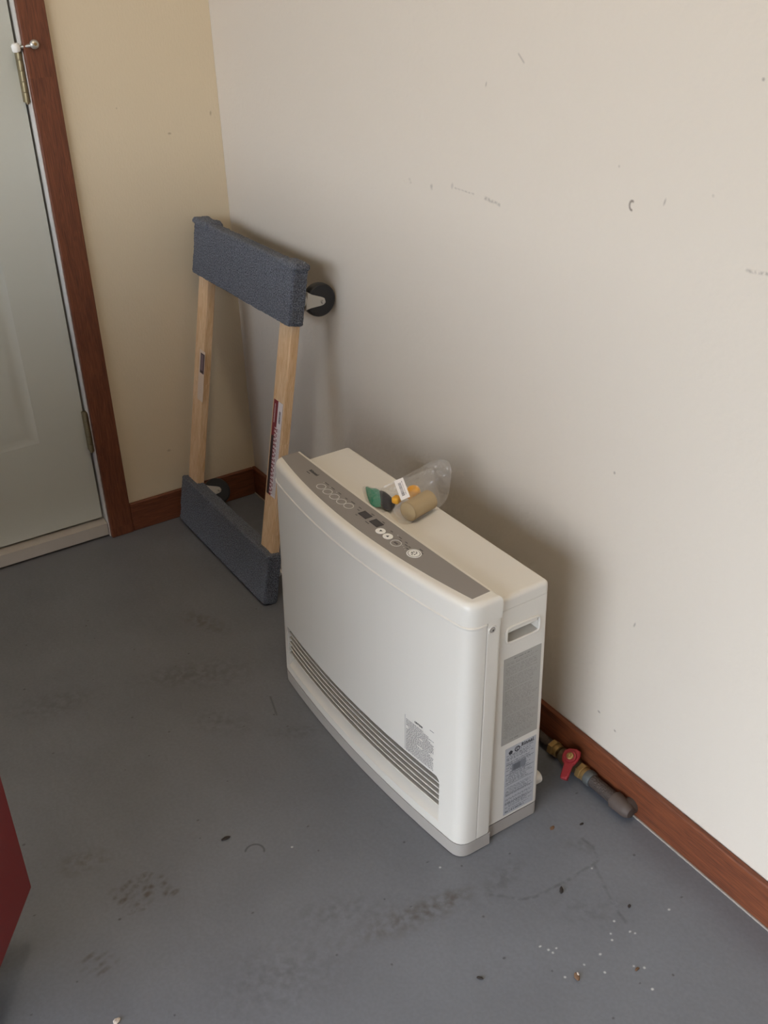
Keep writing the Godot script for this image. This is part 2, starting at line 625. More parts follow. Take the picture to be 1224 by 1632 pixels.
	struct("ceiling", pbox(Vector3(-3.32, 2.5, -0.12), Vector3(0.12, 2.62, 6.12)), M.ceiling, "off-white flat garage ceiling", "ceiling")
	struct("floor_outside", pbox(Vector3(-14, -0.25, -6), Vector3(-3.33, -0.05, 12)), M.outside, "pale concrete driveway outside the garage doorway", "driveway")
	# baseboards
	g = Geo.new()
	g.join(rbox(Vector3(0.0101, 0.0736, 6.0), 0.003, 3).moved(Transform3D(Basis(), Vector3(-0.00505, 0.0368, 3.0))))
	var bm: StandardMaterial3D = M.casing.duplicate()
	bm.albedo_color = Color(1.0, 0.95, 0.86)
	var bb := struct("baseboard_right", g, bm, "reddish brown stained wooden baseboard along the right wall", "baseboard")
	tag(obj("caulk_line", rbox(Vector3(0.0035, 0.0035, 6.0), 0.0012, 2).moved(Transform3D(Basis(), Vector3(-0.0112, 0.0016, 3.0))), mat(col(150, 140, 130), 0.7), bb), "thin pale line of caulk at the floor")
	g = Geo.new()
	g.join(rbox(Vector3(0.329, 0.0736, 0.0101), 0.003, 3).moved(Transform3D(Basis(), Vector3(-0.1745, 0.0368, 0.00505))))
	struct("baseboard_back", g, M.casing, "short reddish brown baseboard between door casing and corner", "baseboard")

func door() -> void:
	var o := Node3D.new()
	o.name = "door_1"
	add_child(o)
	o.position = Vector3(-0.4, 0, -0.022)
	tag(o, "off-white panelled steel door hinged beside the dark wooden casing", "door")
	o.set_meta("kind", "structure")
	# slab with embossed panels: front at z 0
	var x0 := -0.81
	var y0 := 0.046
	var y1 := 1.985
	var pan := []   # x0, x1, y0, y1
	for c in [[-0.385, -0.108], [-0.70, -0.425]]:
		pan.append([c[0], c[1], 0.272, 0.86])
		pan.append([c[0], c[1], 1.0, 1.8])
	var xs := [x0, -0.70, -0.425, -0.385, -0.108, 0.0]
	var ys := [y0, 0.272, 0.86, 1.0, 1.8, y1]
	var g := Geo.new()
	for i in 5:
		for j in 5:
			if (i == 1 or i == 3) and (j == 1 or j == 3):
				continue
			g.quad(Vector3(xs[i], ys[j], 0), Vector3(xs[i + 1], ys[j], 0), Vector3(xs[i + 1], ys[j + 1], 0), Vector3(xs[i], ys[j + 1], 0))
	var B := Vector3(0, 0, -0.04)
	g.quad(Vector3(0, y0, 0), Vector3(0, y0, 0) + B, Vector3(0, y1, 0) + B, Vector3(0, y1, 0))
	g.quad(Vector3(x0, y0, 0) + B, Vector3(x0, y0, 0), Vector3(x0, y1, 0), Vector3(x0, y1, 0) + B)
	g.quad(Vector3(x0, y0, 0) + B, Vector3(0, y0, 0) + B, Vector3(0, y0, 0), Vector3(x0, y0, 0))
	g.quad(Vector3(x0, y1, 0), Vector3(0, y1, 0), Vector3(0, y1, 0) + B, Vector3(x0, y1, 0) + B)
	g.quad(Vector3(0, y0, 0) + B, Vector3(x0, y0, 0) + B, Vector3(x0, y1, 0) + B, Vector3(0, y1, 0) + B)
	obj("door_slab", g, M.door, o)
	for p in pan:
		var pg := Geo.new()
		var prof := [Vector2(0, 0), Vector2(0.004, -0.002), Vector2(0.010, -0.0036), Vector2(0.020, -0.0034), Vector2(0.030, -0.001), Vector2(0.038, -0.0006)]
		var rects := []
		for q in prof:
			rects.append([Vector3(p[0] + q.x, p[2] + q.x, q.y), Vector3(p[1] - q.x, p[2] + q.x, q.y), Vector3(p[1] - q.x, p[3] - q.x, q.y), Vector3(p[0] + q.x, p[3] - q.x, q.y)])
		for k in rects.size() - 1:
			for i in 4:
				var e := (i + 1) % 4
				pg.quad(rects[k][i], rects[k][e], rects[k + 1][e], rects[k + 1][i])
		var l: Array = rects[-1]
		pg.quad(l[0], l[1], l[2], l[3])
		obj("panel", pg, M.door, o)
	# knob on the far stile
	var kn := lathe([Vector2(0.0, 0.0), Vector2(0.032, 0), Vector2(0.032, 0.004), Vector2(0.014, 0.008), Vector2(0.012, 0.025), Vector2(0.022, 0.034), Vector2(0.027, 0.046), Vector2(0.022, 0.058), Vector2(0, 0.062)])
	obj("knob", kn.moved(Transform3D(Basis(Vector3.RIGHT, PI / 2), Vector3(-0.75, 0.93, 0))), M.hinge, o)
	# hinges: five knuckles and the edge of a leaf
	for y in [0.227, 0.981]:
		var h := Geo.new()
		for k in 5:
			h.join(rod(0.0052, 0.0188, 0.0008, 16), Transform3D(Basis(), Vector3(0.0, y + 0.0192 * k, 0.017)))
		h.join(rod(0.0035, 0.102, 0.001, 12), Transform3D(Basis(), Vector3(0, y - 0.003, 0.017)))
		h.join(pbox(Vector3(-0.004, y, 0.0), Vector3(0.0005, y + 0.095, 0.016), 0.0004))
		h.join(pbox(Vector3(0.0015, y, 0.0), Vector3(0.007, y + 0.095, 0.016), 0.0004))
		tag(obj("hinge", h, M.hinge, o), "tarnished brass butt hinge, lower" if y < 0.5 else "tarnished brass butt hinge, upper")
	# door stop on the upper hinge pin
	var t := thing("door_stop", "small hinge pin door stop with white rubber tip on the upper hinge", "door stop", Transform3D(Basis(), Vector3(-0.4, 1.079, -0.005)))
	obj("bracket", rod(0.0078, 0.005, 0.001, 18).moved(Transform3D(Basis(), Vector3(0, -0.002, 0))), M.steel, t)
	obj("arm", rod(0.0032, 0.034, 0.001, 14).moved(aim(Vector3(-0.004, 0.001, 0.006), Vector3(1, 0.12, 0.55))), M.steel, t)
	obj("tip", lathe([Vector2(0, 0), Vector2(0.0065, 0.0005), Vector2(0.008, 0.003), Vector2(0.008, 0.011), Vector2(0.0055, 0.015), Vector2(0, 0.016)], 20).moved(aim(Vector3(-0.006, -0.006, 0.012), Vector3(-0.15, 1, 0.1))), M.white, t)
	var pad := obj("pad", lathe([Vector2(0, 0), Vector2(0.006, 0), Vector2(0.0085, 0.003), Vector2(0.0085, 0.006), Vector2(0.006, 0.009), Vector2(0, 0.010)], 22).moved(aim(Vector3(0.026, 0.005, 0.0165), Vector3(0.1, 0.1, 1))), M.steel, t)
	obj("screw", lathe([Vector2(0, 0), Vector2(0.003, 0), Vector2(0.003, 0.001), Vector2(0, 0.0016)], 12).moved(aim(Vector3(0.027, 0.006, 0.0262), Vector3(0.1, 0.1, 1))), M.brass, pad)
	# jamb with stop, then casing
	g = Geo.new()
	g.join(pbox(Vector3(-0.3945, 0, -0.12), Vector3(-0.386, 1.995, -0.0005)))
	g.join(pbox(Vector3(-1.232, 0, -0.12), Vector3(-1.2225, 1.995, -0.0005)))
	g.join(pbox(Vector3(-1.232, 1.9905, -0.12), Vector3(-0.386, 2.0, -0.0005)))
	g.join(pbox(Vector3(-0.4065, 0, -0.12), Vector3(-0.3945, 1.99, -0.067)))
	struct("trim_1", g, M.jamb, "pale painted door jamb seen as a thin strip beside the door", "jamb")
	g = rbox(Vector3(0.0545, 2.05, 0.012), 0.003, 3).moved(Transform3D(Basis(), Vector3(-0.3663, 1.025, 0.006)))
	struct("trim_2", g, M.casing, "dark reddish brown wooden door casing beside the hinges", "casing")
	g = rbox(Vector3(0.0545, 2.05, 0.012), 0.003, 3).moved(Transform3D(Basis(), Vector3(-1.252, 1.025, 0.006)))
	struct("trim_3", g, M.casing, "dark reddish brown wooden door casing on the latch side", "casing")
	g = rbox(Vector3(0.83, 0.0545, 0.012), 0.003, 3).moved(Transform3D(Basis(), Vector3(-0.809, 2.022, 0.006)))
	struct("trim_4", g, M.casing, "dark reddish brown wooden door head casing above the door", "casing")
	# threshold: a sloping aluminium sill on a low wooden riser
	var poly := PackedVector2Array([Vector2(0.02, 0.0), Vector2(0.02, 0.030), Vector2(-0.004, 0.034), Vector2(-0.07, 0.034), Vector2(-0.07, 0.0)])
	g = prism(poly, 0.826, 0.001).moved(Transform3D(Basis(Vector3(0, 0, 1), Vector3(0, 1, 0), Vector3(-1, 0, 0)), Vector3(-0.3955, 0.006, -0.022)))
	struct("trim_5", g, mat(col(186, 178, 168), 0.45, 0.1), "pale metal door threshold at the foot of the door", "threshold")
	struct("trim_6", pbox(Vector3(-1.22, 0, -0.12), Vector3(-0.3955, 0.0065, -0.014)), M.casing, "thin dark strip under the door threshold", "threshold")
	# something solid behind the door gap
	struct("wall_behind_door", pbox(Vector3(-1.4, -0.1, -0.2), Vector3(-0.2, 2.2, -0.125)), M.black, "dark weatherboard behind the closed door", "wall")

# ------------------------------------------------------------------ heater, local axes: x along its width, y up, z out from the wall
const LAMP := Color(1.0, 0.945, 0.86)
const LAMP_POWER := 0.046
const W := 0.5426
const H := 0.45
const HF := 0.4664
const EE := 0.0100
var HT := Transform3D(Basis(Vector3.UP, -PI / 2 + 0.0085), Vector3(-0.1386, 0, 0.7216))

func front_z(s: float, y: float) -> float:
	var k := y / HF
	var t := (s - W * 0.5) / (W * 0.5 + EE)
	return lerpf(0.1640, 0.1481, k) + lerpf(0.0165, 0.0265, k) * (1.0 - t * t)

func back_z(y: float) -> float:
	return lerpf(0.105, 0.0925, y / HF)

const SL := [0.021, 0.06, 0.1, 0.14, 0.18, 0.22, 0.26, 0.30, 0.34, 0.38, 0.42, 0.46, 0.503]

# open outline from the left side, round the bowed front, to the right side; z at the ends = ends
func front_outline(y: float, end_z: float, grow := 0.0, rc := 0.022) -> PackedVector3Array:
	var a := PackedVector3Array()
	var l := -EE - grow
	var r := W + EE + grow
	var zl := front_z(-EE, y) + grow
	var zr := front_z(W + EE, y) + grow
	a.append(Vector3(l, y, end_z))
	a.append(Vector3(l, y, zl - rc - 0.002))
	for k in 7:
		var t := k / 6.0
		var p := Vector3(l, y, zl - rc).lerp(Vector3(l, y, zl), t)
		var q := Vector3(l, y, zl).lerp(Vector3(l + rc, y, front_z(l + rc, y) + grow), t)
		a.append(p.lerp(q, t))
	for s in SL:
		a.append(Vector3(s, y, front_z(s, y) + grow))
	for k in 7:
		var t := k / 6.0
		var p := Vector3(r - rc, y, front_z(r - rc, y) + grow).lerp(Vector3(r, y, zr), t)
		var q := Vector3(r, y, zr).lerp(Vector3(r, y, zr - rc), t)
		a.append(p.lerp(q, t))
	a.append(Vector3(r, y, zr - rc - 0.002))
	a.append(Vector3(r, y, end_z))
	return a

func back_outline(y: float, r := 0.007, zf := 0.0, in_ := 0.0) -> PackedVector3Array:   # closed: front edge hidden in the front body
	var a := PackedVector3Array()
	if zf == 0.0:
		zf = back_z(y) + 0.012
	a.append(Vector3(in_, y, zf))
	for k in range(1, 8):
		a.append(Vector3(lerpf(in_, W - in_, k / 8.0), y, zf))
	a.append(Vector3(W - in_, y, zf))
	for z in [0.0770, 0.0165]:
		a.append(Vector3(W - in_, y, z))
	for k in 5:
		var t := PI / 2 * k / 4.0
		a.append(Vector3(W - r + (r - in_) * cos(t), y, r - (r - in_) * sin(t)))
	for k in 5:
		var t := PI / 2 * k / 4.0
		a.append(Vector3(r - (r - in_) * sin(t), y, r - (r - in_) * cos(t)))
	a.append(Vector3(in_, y, 0.0165))
	return a

func heater() -> void:
	var o := thing("heater", "white plastic console gas heater with grey control strip, standing before the wall", "heater", HT)
	# base band
	var g := Geo.new()
	var ring := front_outline(0.0015, 0.1045, -0.0006)
	var up := PackedVector3Array()
	for p in ring:
		up.append(p + Vector3.UP * 0.0246)
	g.loft([ring, up], true)
	g.cap(up)
	g.cap(ring, false)
	var r0 := back_outline(0.0015, 0.007, 0.11, 0.0004)
	var r1 := back_outline(0.0261, 0.007, 0.11, 0.0004)
	g.loft([r0, r1])
	g.cap(r0, false)
	for p in [Vector3(0.04, 0, 0.03), Vector3(W - 0.04, 0, 0.03), Vector3(0.04, 0, 0.14), Vector3(W - 0.04, 0, 0.14)]:
		g.join(rod(0.014, 0.004, 0.0005, 16), Transform3D(Basis(), p))
	tag(obj("base", g, M.plastic_grey, o), "warm grey plinth band round the foot")
	# rear case with the handle opening in its right side
	g = Geo.new()
	var ya := [0.0268, 0.0280, 0.05, 0.3715, 0.3970, 0.4278, 0.4294]
	var rings := []
	for k in ya.size():
		rings.append(back_outline(ya[k], 0.007, 0.0, 0.0012 if k == 0 or k == ya.size() - 1 else 0.0))
	g.loft(rings, true, [9, 10, 3, 4])
	g.cap(rings[-1])
	obj("rear_case", g, M.plastic, o)
	# finger pull
	g = Geo.new()
	var c := [Vector3(W, 0.3715, 0.077), Vector3(W, 0.3715, 0.0165), Vector3(W, 0.397, 0.0165), Vector3(W, 0.397, 0.077)]
	var inn := []
	for p in c:
		inn.append(p + Vector3(-0.022, (0.384 - p.y) * 0.15, (0.047 - p.z) * 0.06))
	for i in 4:
		var e := (i + 1) % 4
		g.quad(c[i], c[e], inn[e], inn[i])
	g.quad(inn[0], inn[1], inn[2], inn[3])
	var hd := obj("handle", g, M.plastic, o)
	g = torus(0.5, 0.5, 0.1, 48, 8, 1.0)
	var rim := Geo.new()
	var loop := PackedVector3Array()
	for i in 48:
		var a := TAU * i / 48.0
		var px := signf(cos(a)) * pow(absf(cos(a)), 0.28)
		var py := signf(sin(a)) * pow(absf(sin(a)), 0.35)
		loop.append(Vector3(W + 0.0004, 0.3843 + py * 0.0132, 0.0468 - px * 0.0306))
	for i in 48:
		var p := loop[i]
		var q := loop[(i + 1) % 48]
		var dirp := (loop[(i + 1) % 48] - loop[(i + 47) % 48]).normalized()
		var dirq := (loop[(i + 2) % 48] - p).normalized()
		for j in 8:
			var b0 := TAU * j / 8.0
			var b1 := TAU * (j + 1) / 8.0
			var np := Vector3.RIGHT.cross(dirp)
			var nq := Vector3.RIGHT.cross(dirq)
			rim.quad(p + (Vector3.RIGHT * sin(b0) + np * cos(b0)) * 0.0022, q + (Vector3.RIGHT * sin(b0) + nq * cos(b0)) * 0.0022,
				q + (Vector3.RIGHT * sin(b1) + nq * cos(b1)) * 0.0022, p + (Vector3.RIGHT * sin(b1) + np * cos(b1)) * 0.0022)
	obj("rim", rim, M.plastic, hd, 60)
	obj("grip_bar", rbox(Vector3(0.012, 0.011, 0.0585), 0.004, 3).moved(Transform3D(Basis(Vector3(0, 0, 1), 0.5), Vector3(W - 0.006, 0.3915, 0.0468))), M.plastic, hd)
	# front cover with the outlet grille opening
	g = Geo.new()
	var yb := [0.0268, 0.0280, 0.045, 0.134, 0.2, 0.3, 0.424, 0.4262, 0.4284, 0.4298]
	rings = []
	for k in yb.size():
		var y: float = yb[k]
		var grow := -0.0010 if k == 0 else (-0.0006 if k == yb.size() - 1 else (0.0013 if k >= yb.size() - 3 else 0.0))
		rings.append(front_outline(y, lerpf(0.1335, 0.1204, y / 0.43), grow))
	g.loft(rings, false, [9, 21, 2, 3])
	g.cap(rings[0], false)
	# rounded upper right corner of the opening
	var rc := 0.011
	var cn := Vector3(0.503, 0.134, front_z(0.503, 0.134))
	for k in 6:
		var t0 := PI / 2 * k / 6.0
		var t1 := PI / 2 * (k + 1) / 6.0
		var p := Vector3(0.503 - rc + rc * cos(t0), 0.134 - rc + rc * sin(t0), 0)
		var q := Vector3(0.503 - rc + rc * cos(t1), 0.134 - rc + rc * sin(t1), 0)
		p.z = front_z(p.x, p.y)
		q.z = front_z(q.x, q.y)
		g.tri(cn, q, p)
		g.quad(p, q, q - Vector3(0, 0, 0.008), p - Vector3(0, 0, 0.008))
	# inner walls of the opening
	var dz := Vector3(0, 0, -0.012)
	for i in range(SL.size() - 1):
		for y in [0.134]:
			var p := Vector3(SL[i], y, front_z(SL[i], y))
			var q := Vector3(SL[i + 1], y, front_z(SL[i + 1], y))
			g.quad(p, q, q + dz, p + dz)
	for s in [0.021, 0.503]:
		var p := Vector3(s, 0.045, front_z(s, 0.045))
		var q := Vector3(s, 0.134, front_z(s, 0.134))
		if s < 0.1:
			g.quad(p, q, q + dz, p + dz)
		else:
			g.quad(q, p, p + dz, q + dz)
	var fc := obj("front_cover", g, M.plastic, o)
	# grille: dark back, sloping sill, five slats
	g = Geo.new()
	for i in range(SL.size() - 1):
		var p := Vector3(SL[i], 0.045, front_z(SL[i], 0.045) - 0.0145)
		var q := Vector3(SL[i + 1], 0.045, front_z(SL[i + 1], 0.045) - 0.0145)
		g.quad(p, q, q + Vector3(0, 0.089, -0.003), p + Vector3(0, 0.089, -0.003))
	var gb := obj("grille", g, M.dark, o)
	tag(gb, "dark recessed air outlet grille with curved slats")
	g = Geo.new()
	for i in range(SL.size() - 1):
		var ps := []
		for s in [SL[i], SL[i + 1]]:
			ps.append([Vector3(s, 0.045, front_z(s, 0.045)), Vector3(s, 0.0468, front_z(s, 0.045) - 0.0022), Vector3(s, 0.0625, front_z(s, 0.06) - 0.0145)])
		for k in 2:
			g.quad(ps[0][k], ps[1][k], ps[1][k + 1], ps[0][k + 1])
	obj("sill", g, M.slat, gb)
	for yk in [0.1195, 0.1080, 0.0965, 0.0850, 0.0735]:
		g = Geo.new()
		var sec := []   # rings along the slat
		var prof := [Vector2(-0.0145, -0.0010), Vector2(-0.0040, -0.0014), Vector2(-0.0030, -0.0009), Vector2(-0.0027, 0.0002), Vector2(-0.0032, 0.0012), Vector2(-0.0042, 0.0014), Vector2(-0.0145, 0.0004)]
		for i in 25:
			var s := lerpf(0.0212, 0.5028, i / 24.0)
			var rr := PackedVector3Array()
			for q in prof:
				rr.append(Vector3(s, yk + q.y, front_z(s, yk) + q.x))
			sec.append(rr)
		for i in 24:
			for k in prof.size():
				var e := (k + 1) % prof.size()
				g.quad(sec[i][k], sec[i + 1][k], sec[i + 1][e], sec[i][e])
		obj("slat", g, M.slat, gb)
	# side trims behind the cover seams
	for sg in [1.0, -1.0]:
		g = Geo.new()
		rings = []
		for y in [0.0268, 0.0280, 0.2, 0.4283, 0.4295]:
			var shr := 0.001 if y < 0.0275 or y > 0.429 else 0.0
			var zf := lerpf(0.1335, 0.1204, y / 0.43) - 0.0007
			var zb := back_z(y)
			var rr := PackedVector3Array()
			for q in [Vector2(-0.004, zf), Vector2(-0.0012 - shr, zf), Vector2(-0.0002 - shr, zf - 0.001), Vector2(-shr, zf - 0.003), Vector2(-shr, zb + 0.006), Vector2(-0.0018 - shr, zb + 0.0018), Vector2(-0.006, zb), Vector2(-0.0115, zb - 0.0005)]:
				var x: float = W + EE + q.x
				rr.append(Vector3(x if sg > 0 else W - x, y, q.y))
			if sg < 0:
				rr.reverse()
			rings.append(rr)
		g.loft(rings, false)
		obj("side_trim", g, M.plastic, o)
	# screw in its dimple
	var sd := Transform3D(Basis(Vector3(0, 0, 1), -PI / 2), Vector3(W + EE + 0.0002, 0.4158, 0.1105))
	var dimple := obj("screw_cup", torus(0.0062, 0.0062, 0.0014, 28, 8, 0.6).moved(sd), M.plastic, o, 60)
	g = lathe([Vector2(0.0062, 0.0002), Vector2(0.005, -0.0002), Vector2(0.0, -0.0004)], 20)
	g = lathe([Vector2(0, -0.0004), Vector2(0.0062, -0.0001)], 20)
	obj("screw_seat", disc(0.0062).moved(sd), M.plastic_grey, dimple)
	var scr := Geo.new()
	scr.join(lathe([Vector2(0.0032, 0), Vector2(0.0030, 0.0008), Vector2(0.002, 0.0012), Vector2(0, 0.0013)], 18))
	tag(obj("screw", scr.moved(sd), M.steel, dimple), "small dark metal screw head")
	var cross := Geo.new()
	for a in [0.3, 0.3 + PI / 2]:
		cross.join(rbox(Vector3(0.0042, 0.0004, 0.0009), 0.0001, 1), Transform3D(Basis(Vector3.UP, a), Vector3(0, 0.0014, 0)))
	obj("screw_slot", cross.moved(sd), M.black, dimple)
	# top cover: rounded front cap and rear cap
	g = Geo.new()
	rings = []
	var full := front_outline(HF, back_z(HF), 0.0, 0.022)
	for k in range(1, 8):   # bowed back edge
		var t := k / 8.0
		full.append(Vector3(lerpf(W + EE, -EE, t), HF, back_z(HF) + 0.0035 * (1.0 - pow(2.0 * t - 1.0, 2))))
	for yk in [[0.4299, 0.0004], [0.4303, 0.0], [0.4555, 0.0]]:
		var b := PackedVector3Array()
		var lean := front_outline(yk[0], back_z(yk[0]))
		for i in full.size():
			b.append(lean[i] if i < lean.size() else Vector3(full[i].x, yk[0], full[i].z))
		rings.append(inset(b, yk[1], yk[0]) if yk[1] > 0.0 else b)
	for k in range(1, 7):
		var t := PI / 2 * k / 6.0
		rings.append(inset(full, 0.0095 * (1.0 - cos(t)), 0.4569 + 0.0095 * sin(t)))
	g.loft(rings)
	g.cap(rings[0], false)
	# flat top: strip between front and back edges
	top_fill(g, rings[-1])
	rings = []
	for yk in [[0.4297, 0.0008], [0.4303, 0.0], [0.443, 0.0]]:
		rings.append(back_outline(yk[0], 0.007, back_z(yk[0]) + 0.004, yk[1]))
	var rt := back_outline(H, 0.007, back_z(H) + 0.004)
	for k in range(1, 6):
		var t := PI / 2 * k / 5.0
		rings.append(inset(rt, 0.007 * (1.0 - cos(t)), H - 0.007 + 0.007 * sin(t)))
	g.loft(rings)
	g.cap(rings[-1])
	obj("top_cover", g, M.plastic, o)
	control_panel(o)
	side_labels(o)
	# printed notice on the front, following its curve
	notice(o, fc)
	# gas inlet spacer at the back
	obj("rear_spacer", rod(0.011, 0.022, 0.002, 18).moved(aim(Vector3(W - 0.022, 0.052, 0.002), Vector3(0, 0, -1))), M.plastic, o)

func disc(r: float, n := 24) -> Geo:
	var g := Geo.new()
	for i in n:
		var a := TAU * i / n
		var b := TAU * (i + 1) / n
		g.tri(Vector3.ZERO, Vector3(cos(a), 0, -sin(a)) * r, Vector3(cos(b), 0, -sin(b)) * r)
	return g

func top_fill(g: Geo, ring: PackedVector3Array) -> void:
	var p := PackedVector2Array()
	for q in ring:
		p.append(Vector2(q.x, -q.z))
	var ids := Geometry2D.triangulate_polygon(p)
	for t in range(0, ids.size(), 3):
		var a := ring[ids[t]]
		var b := ring[ids[t + 1]]
		var c := ring[ids[t + 2]]
		if (b - a).cross(c - a).y < 0:
			g.tri(a, c, b)
		else:
			g.tri(a, b, c)

func control_panel(o: Node) -> void:
	var y := HF + 0.0003
	var g := Geo.new()
	var fr := PackedVector3Array()
	var bk := PackedVector3Array()
	for i in 33:
		var t := i / 32.0
		var q := 2.0 * t - 1.0
		fr.append(Vector3(lerpf(-0.0035, 0.5355, t), y, 0.1333 + 0.0262 * (1.0 - q * q)))
		bk.append(Vector3(lerpf(-0.0035, 0.5345, t), y, 0.1017 + 0.0042 * (1.0 - q * q)))
	for i in 32:
		g.quad(fr[i], fr[i + 1], bk[i + 1], bk[i])
		g.quad(fr[i] - Vector3(0, 0.0008, 0), fr[i + 1] - Vector3(0, 0.0008, 0), fr[i + 1], fr[i])
		g.quad(bk[i + 1] - Vector3(0, 0.0008, 0), bk[i] - Vector3(0, 0.0008, 0), bk[i], bk[i + 1])
	g.quad(fr[32] - Vector3(0, 0.0008, 0), bk[32] - Vector3(0, 0.0008, 0), bk[32], fr[32])
	var cp := obj("control_panel", g, M.strip, o)
	tag(cp, "long grey bowed control strip on the top")
	y += 0.0002
	for p in [[0.1335, 0.1342], [0.1550, 0.1348], [0.1762, 0.1347], [0.1968, 0.1342], [0.2156, 0.1322]]:
		tag(obj("button", torus(0.0090, 0.0072, 0.0007).moved(Transform3D(Basis(), Vector3(p[0], y, p[1]))), M.ring, cp, 60), "round membrane button outlined in pale grey")
	for p in [[0.2554, 0.1266], [0.2870, 0.1262]]:
		tag(obj("display", rbox(Vector3(0.0225, 0.0006, 0.0135), 0.0002, 1).moved(Transform3D(Basis(Vector3.UP, -0.02), Vector3(p[0], y, p[1]))), M.display, cp), "small dark rectangular display window")
	var tri_up := PackedVector2Array([Vector2(-0.0028, -0.002), Vector2(0.0028, -0.002), Vector2(0, 0.0026)])
	var tri_dn := PackedVector2Array([Vector2(-0.0028, 0.002), Vector2(0, -0.0026), Vector2(0.0028, 0.002)])
	var flat := Basis(Vector3(1, 0, 0), Vector3(0, 0, -1), Vector3(0, 1, 0))
	for k in 2:
		var at := Vector3([0.3113, 0.3308][k], y, [0.1347, 0.1345][k])
		var b := obj("button", rod(0.0088, 0.0006, 0.0002, 32).moved(Transform3D(Basis().scaled(Vector3(1, 1, 0.85)), at)), M.white, cp)
		tag(b, "white round button with a dark arrow pointing " + ["down", "up"][k])
		obj("arrow", prism([tri_dn, tri_up][k], 0.0002, 0.00003).moved(Transform3D(flat, at + Vector3(0, 0.0006, 0))), M.ink, cp)
	obj("button", torus(0.0092, 0.0076, 0.0007).moved(Transform3D(Basis(), Vector3(0.3538, y, 0.1353))), M.ring, cp, 60)
	for dx in [-0.003, 0.0, 0.003]:
		obj("button_mark", rbox(Vector3(0.0018, 0.0002, 0.0028), 0.0001, 1).moved(Transform3D(Basis(), Vector3(0.3538 + dx, y, 0.1353))), M.ink, cp)
	# power button: two pale rings round a dark flame-like mark
	var pc := Vector3(0.3935, y, 0.1304)
	var pb := obj("button", torus(0.0115, 0.0098, 0.0008).moved(Transform3D(Basis(), pc)), M.white, cp, 60)
	tag(pb, "larger on-off button with a double white ring")
	obj("button_face", rod(0.0092, 0.0004, 0.0001, 32).moved(Transform3D(Basis().scaled(Vector3(1, 1, 0.85)), pc)), M.white, cp)
	for q in [[-0.003, -0.002, 0.003, 0.0016], [0.0025, -0.0025, 0.0022, 0.002], [-0.0015, 0.0016, 0.0036, 0.0015], [0.0035, 0.0012, 0.0016, 0.003], [-0.0042, 0.001, 0.0014, 0.0028], [0.0, -0.0046, 0.004, 0.0012], [0.0008, 0.0043, 0.0042, 0.0012]]:
		obj("button_mark", rbox(Vector3(q[2], 0.0002, q[3]), 0.0001, 1).moved(Transform3D(Basis(), pc + Vector3(q[0], 0.0005, q[1]))), M.ink, cp)
	# lettering
	lettering("lettering", "Rinnai", 0.0058, M.ink, Transform3D(flat, Vector3(0.0835, y + 0.0001, 0.1192)), cp, true, 0.025)
	obj("print_line", rbox(Vector3(0.010, 0.0002, 0.0014), 0.0001, 1).moved(Transform3D(Basis(), Vector3(0.077, y, 0.1262))), M.ink, cp)
	# tiny captions and lamps, too small to read
	var cap := mat(col(84, 80, 80), 0.7)
	for q in [[0.131, 0.1215, 0.012], [0.151, 0.122, 0.010], [0.172, 0.122, 0.008], [0.193, 0.1225, 0.006], [0.211, 0.121, 0.011], [0.232, 0.121, 0.008], [0.236, 0.1268, 0.006], [0.262, 0.1165, 0.008], [0.292, 0.1165, 0.007], [0.247, 0.1375, 0.005], [0.277, 0.137, 0.010], [0.322, 0.1215, 0.006], [0.345, 0.1215, 0.007], [0.352, 0.126, 0.006], [0.362, 0.122, 0.006], [0.368, 0.1265, 0.007], [0.375, 0.1255, 0.005], [0.377, 0.1305, 0.006], [0.392, 0.1165, 0.008], [0.4, 0.1205, 0.005]]:
		obj("caption", rbox(Vector3(q[2], 0.0002, 0.0016), 0.0001, 1).moved(Transform3D(Basis(), Vector3(q[0], y, q[1]))), cap, cp)
	for q in [[0.365, 0.131], [0.371, 0.133], [0.377, 0.135], [0.383, 0.128], [0.337, 0.1205], [0.124, 0.1235], [0.145, 0.1245], [0.166, 0.1245]]:
		obj("indicator", rod(0.0008, 0.0003, 0.0001, 10).moved(Transform3D(Basis(), Vector3(q[0], y, q[1]))), M.ring, cp)

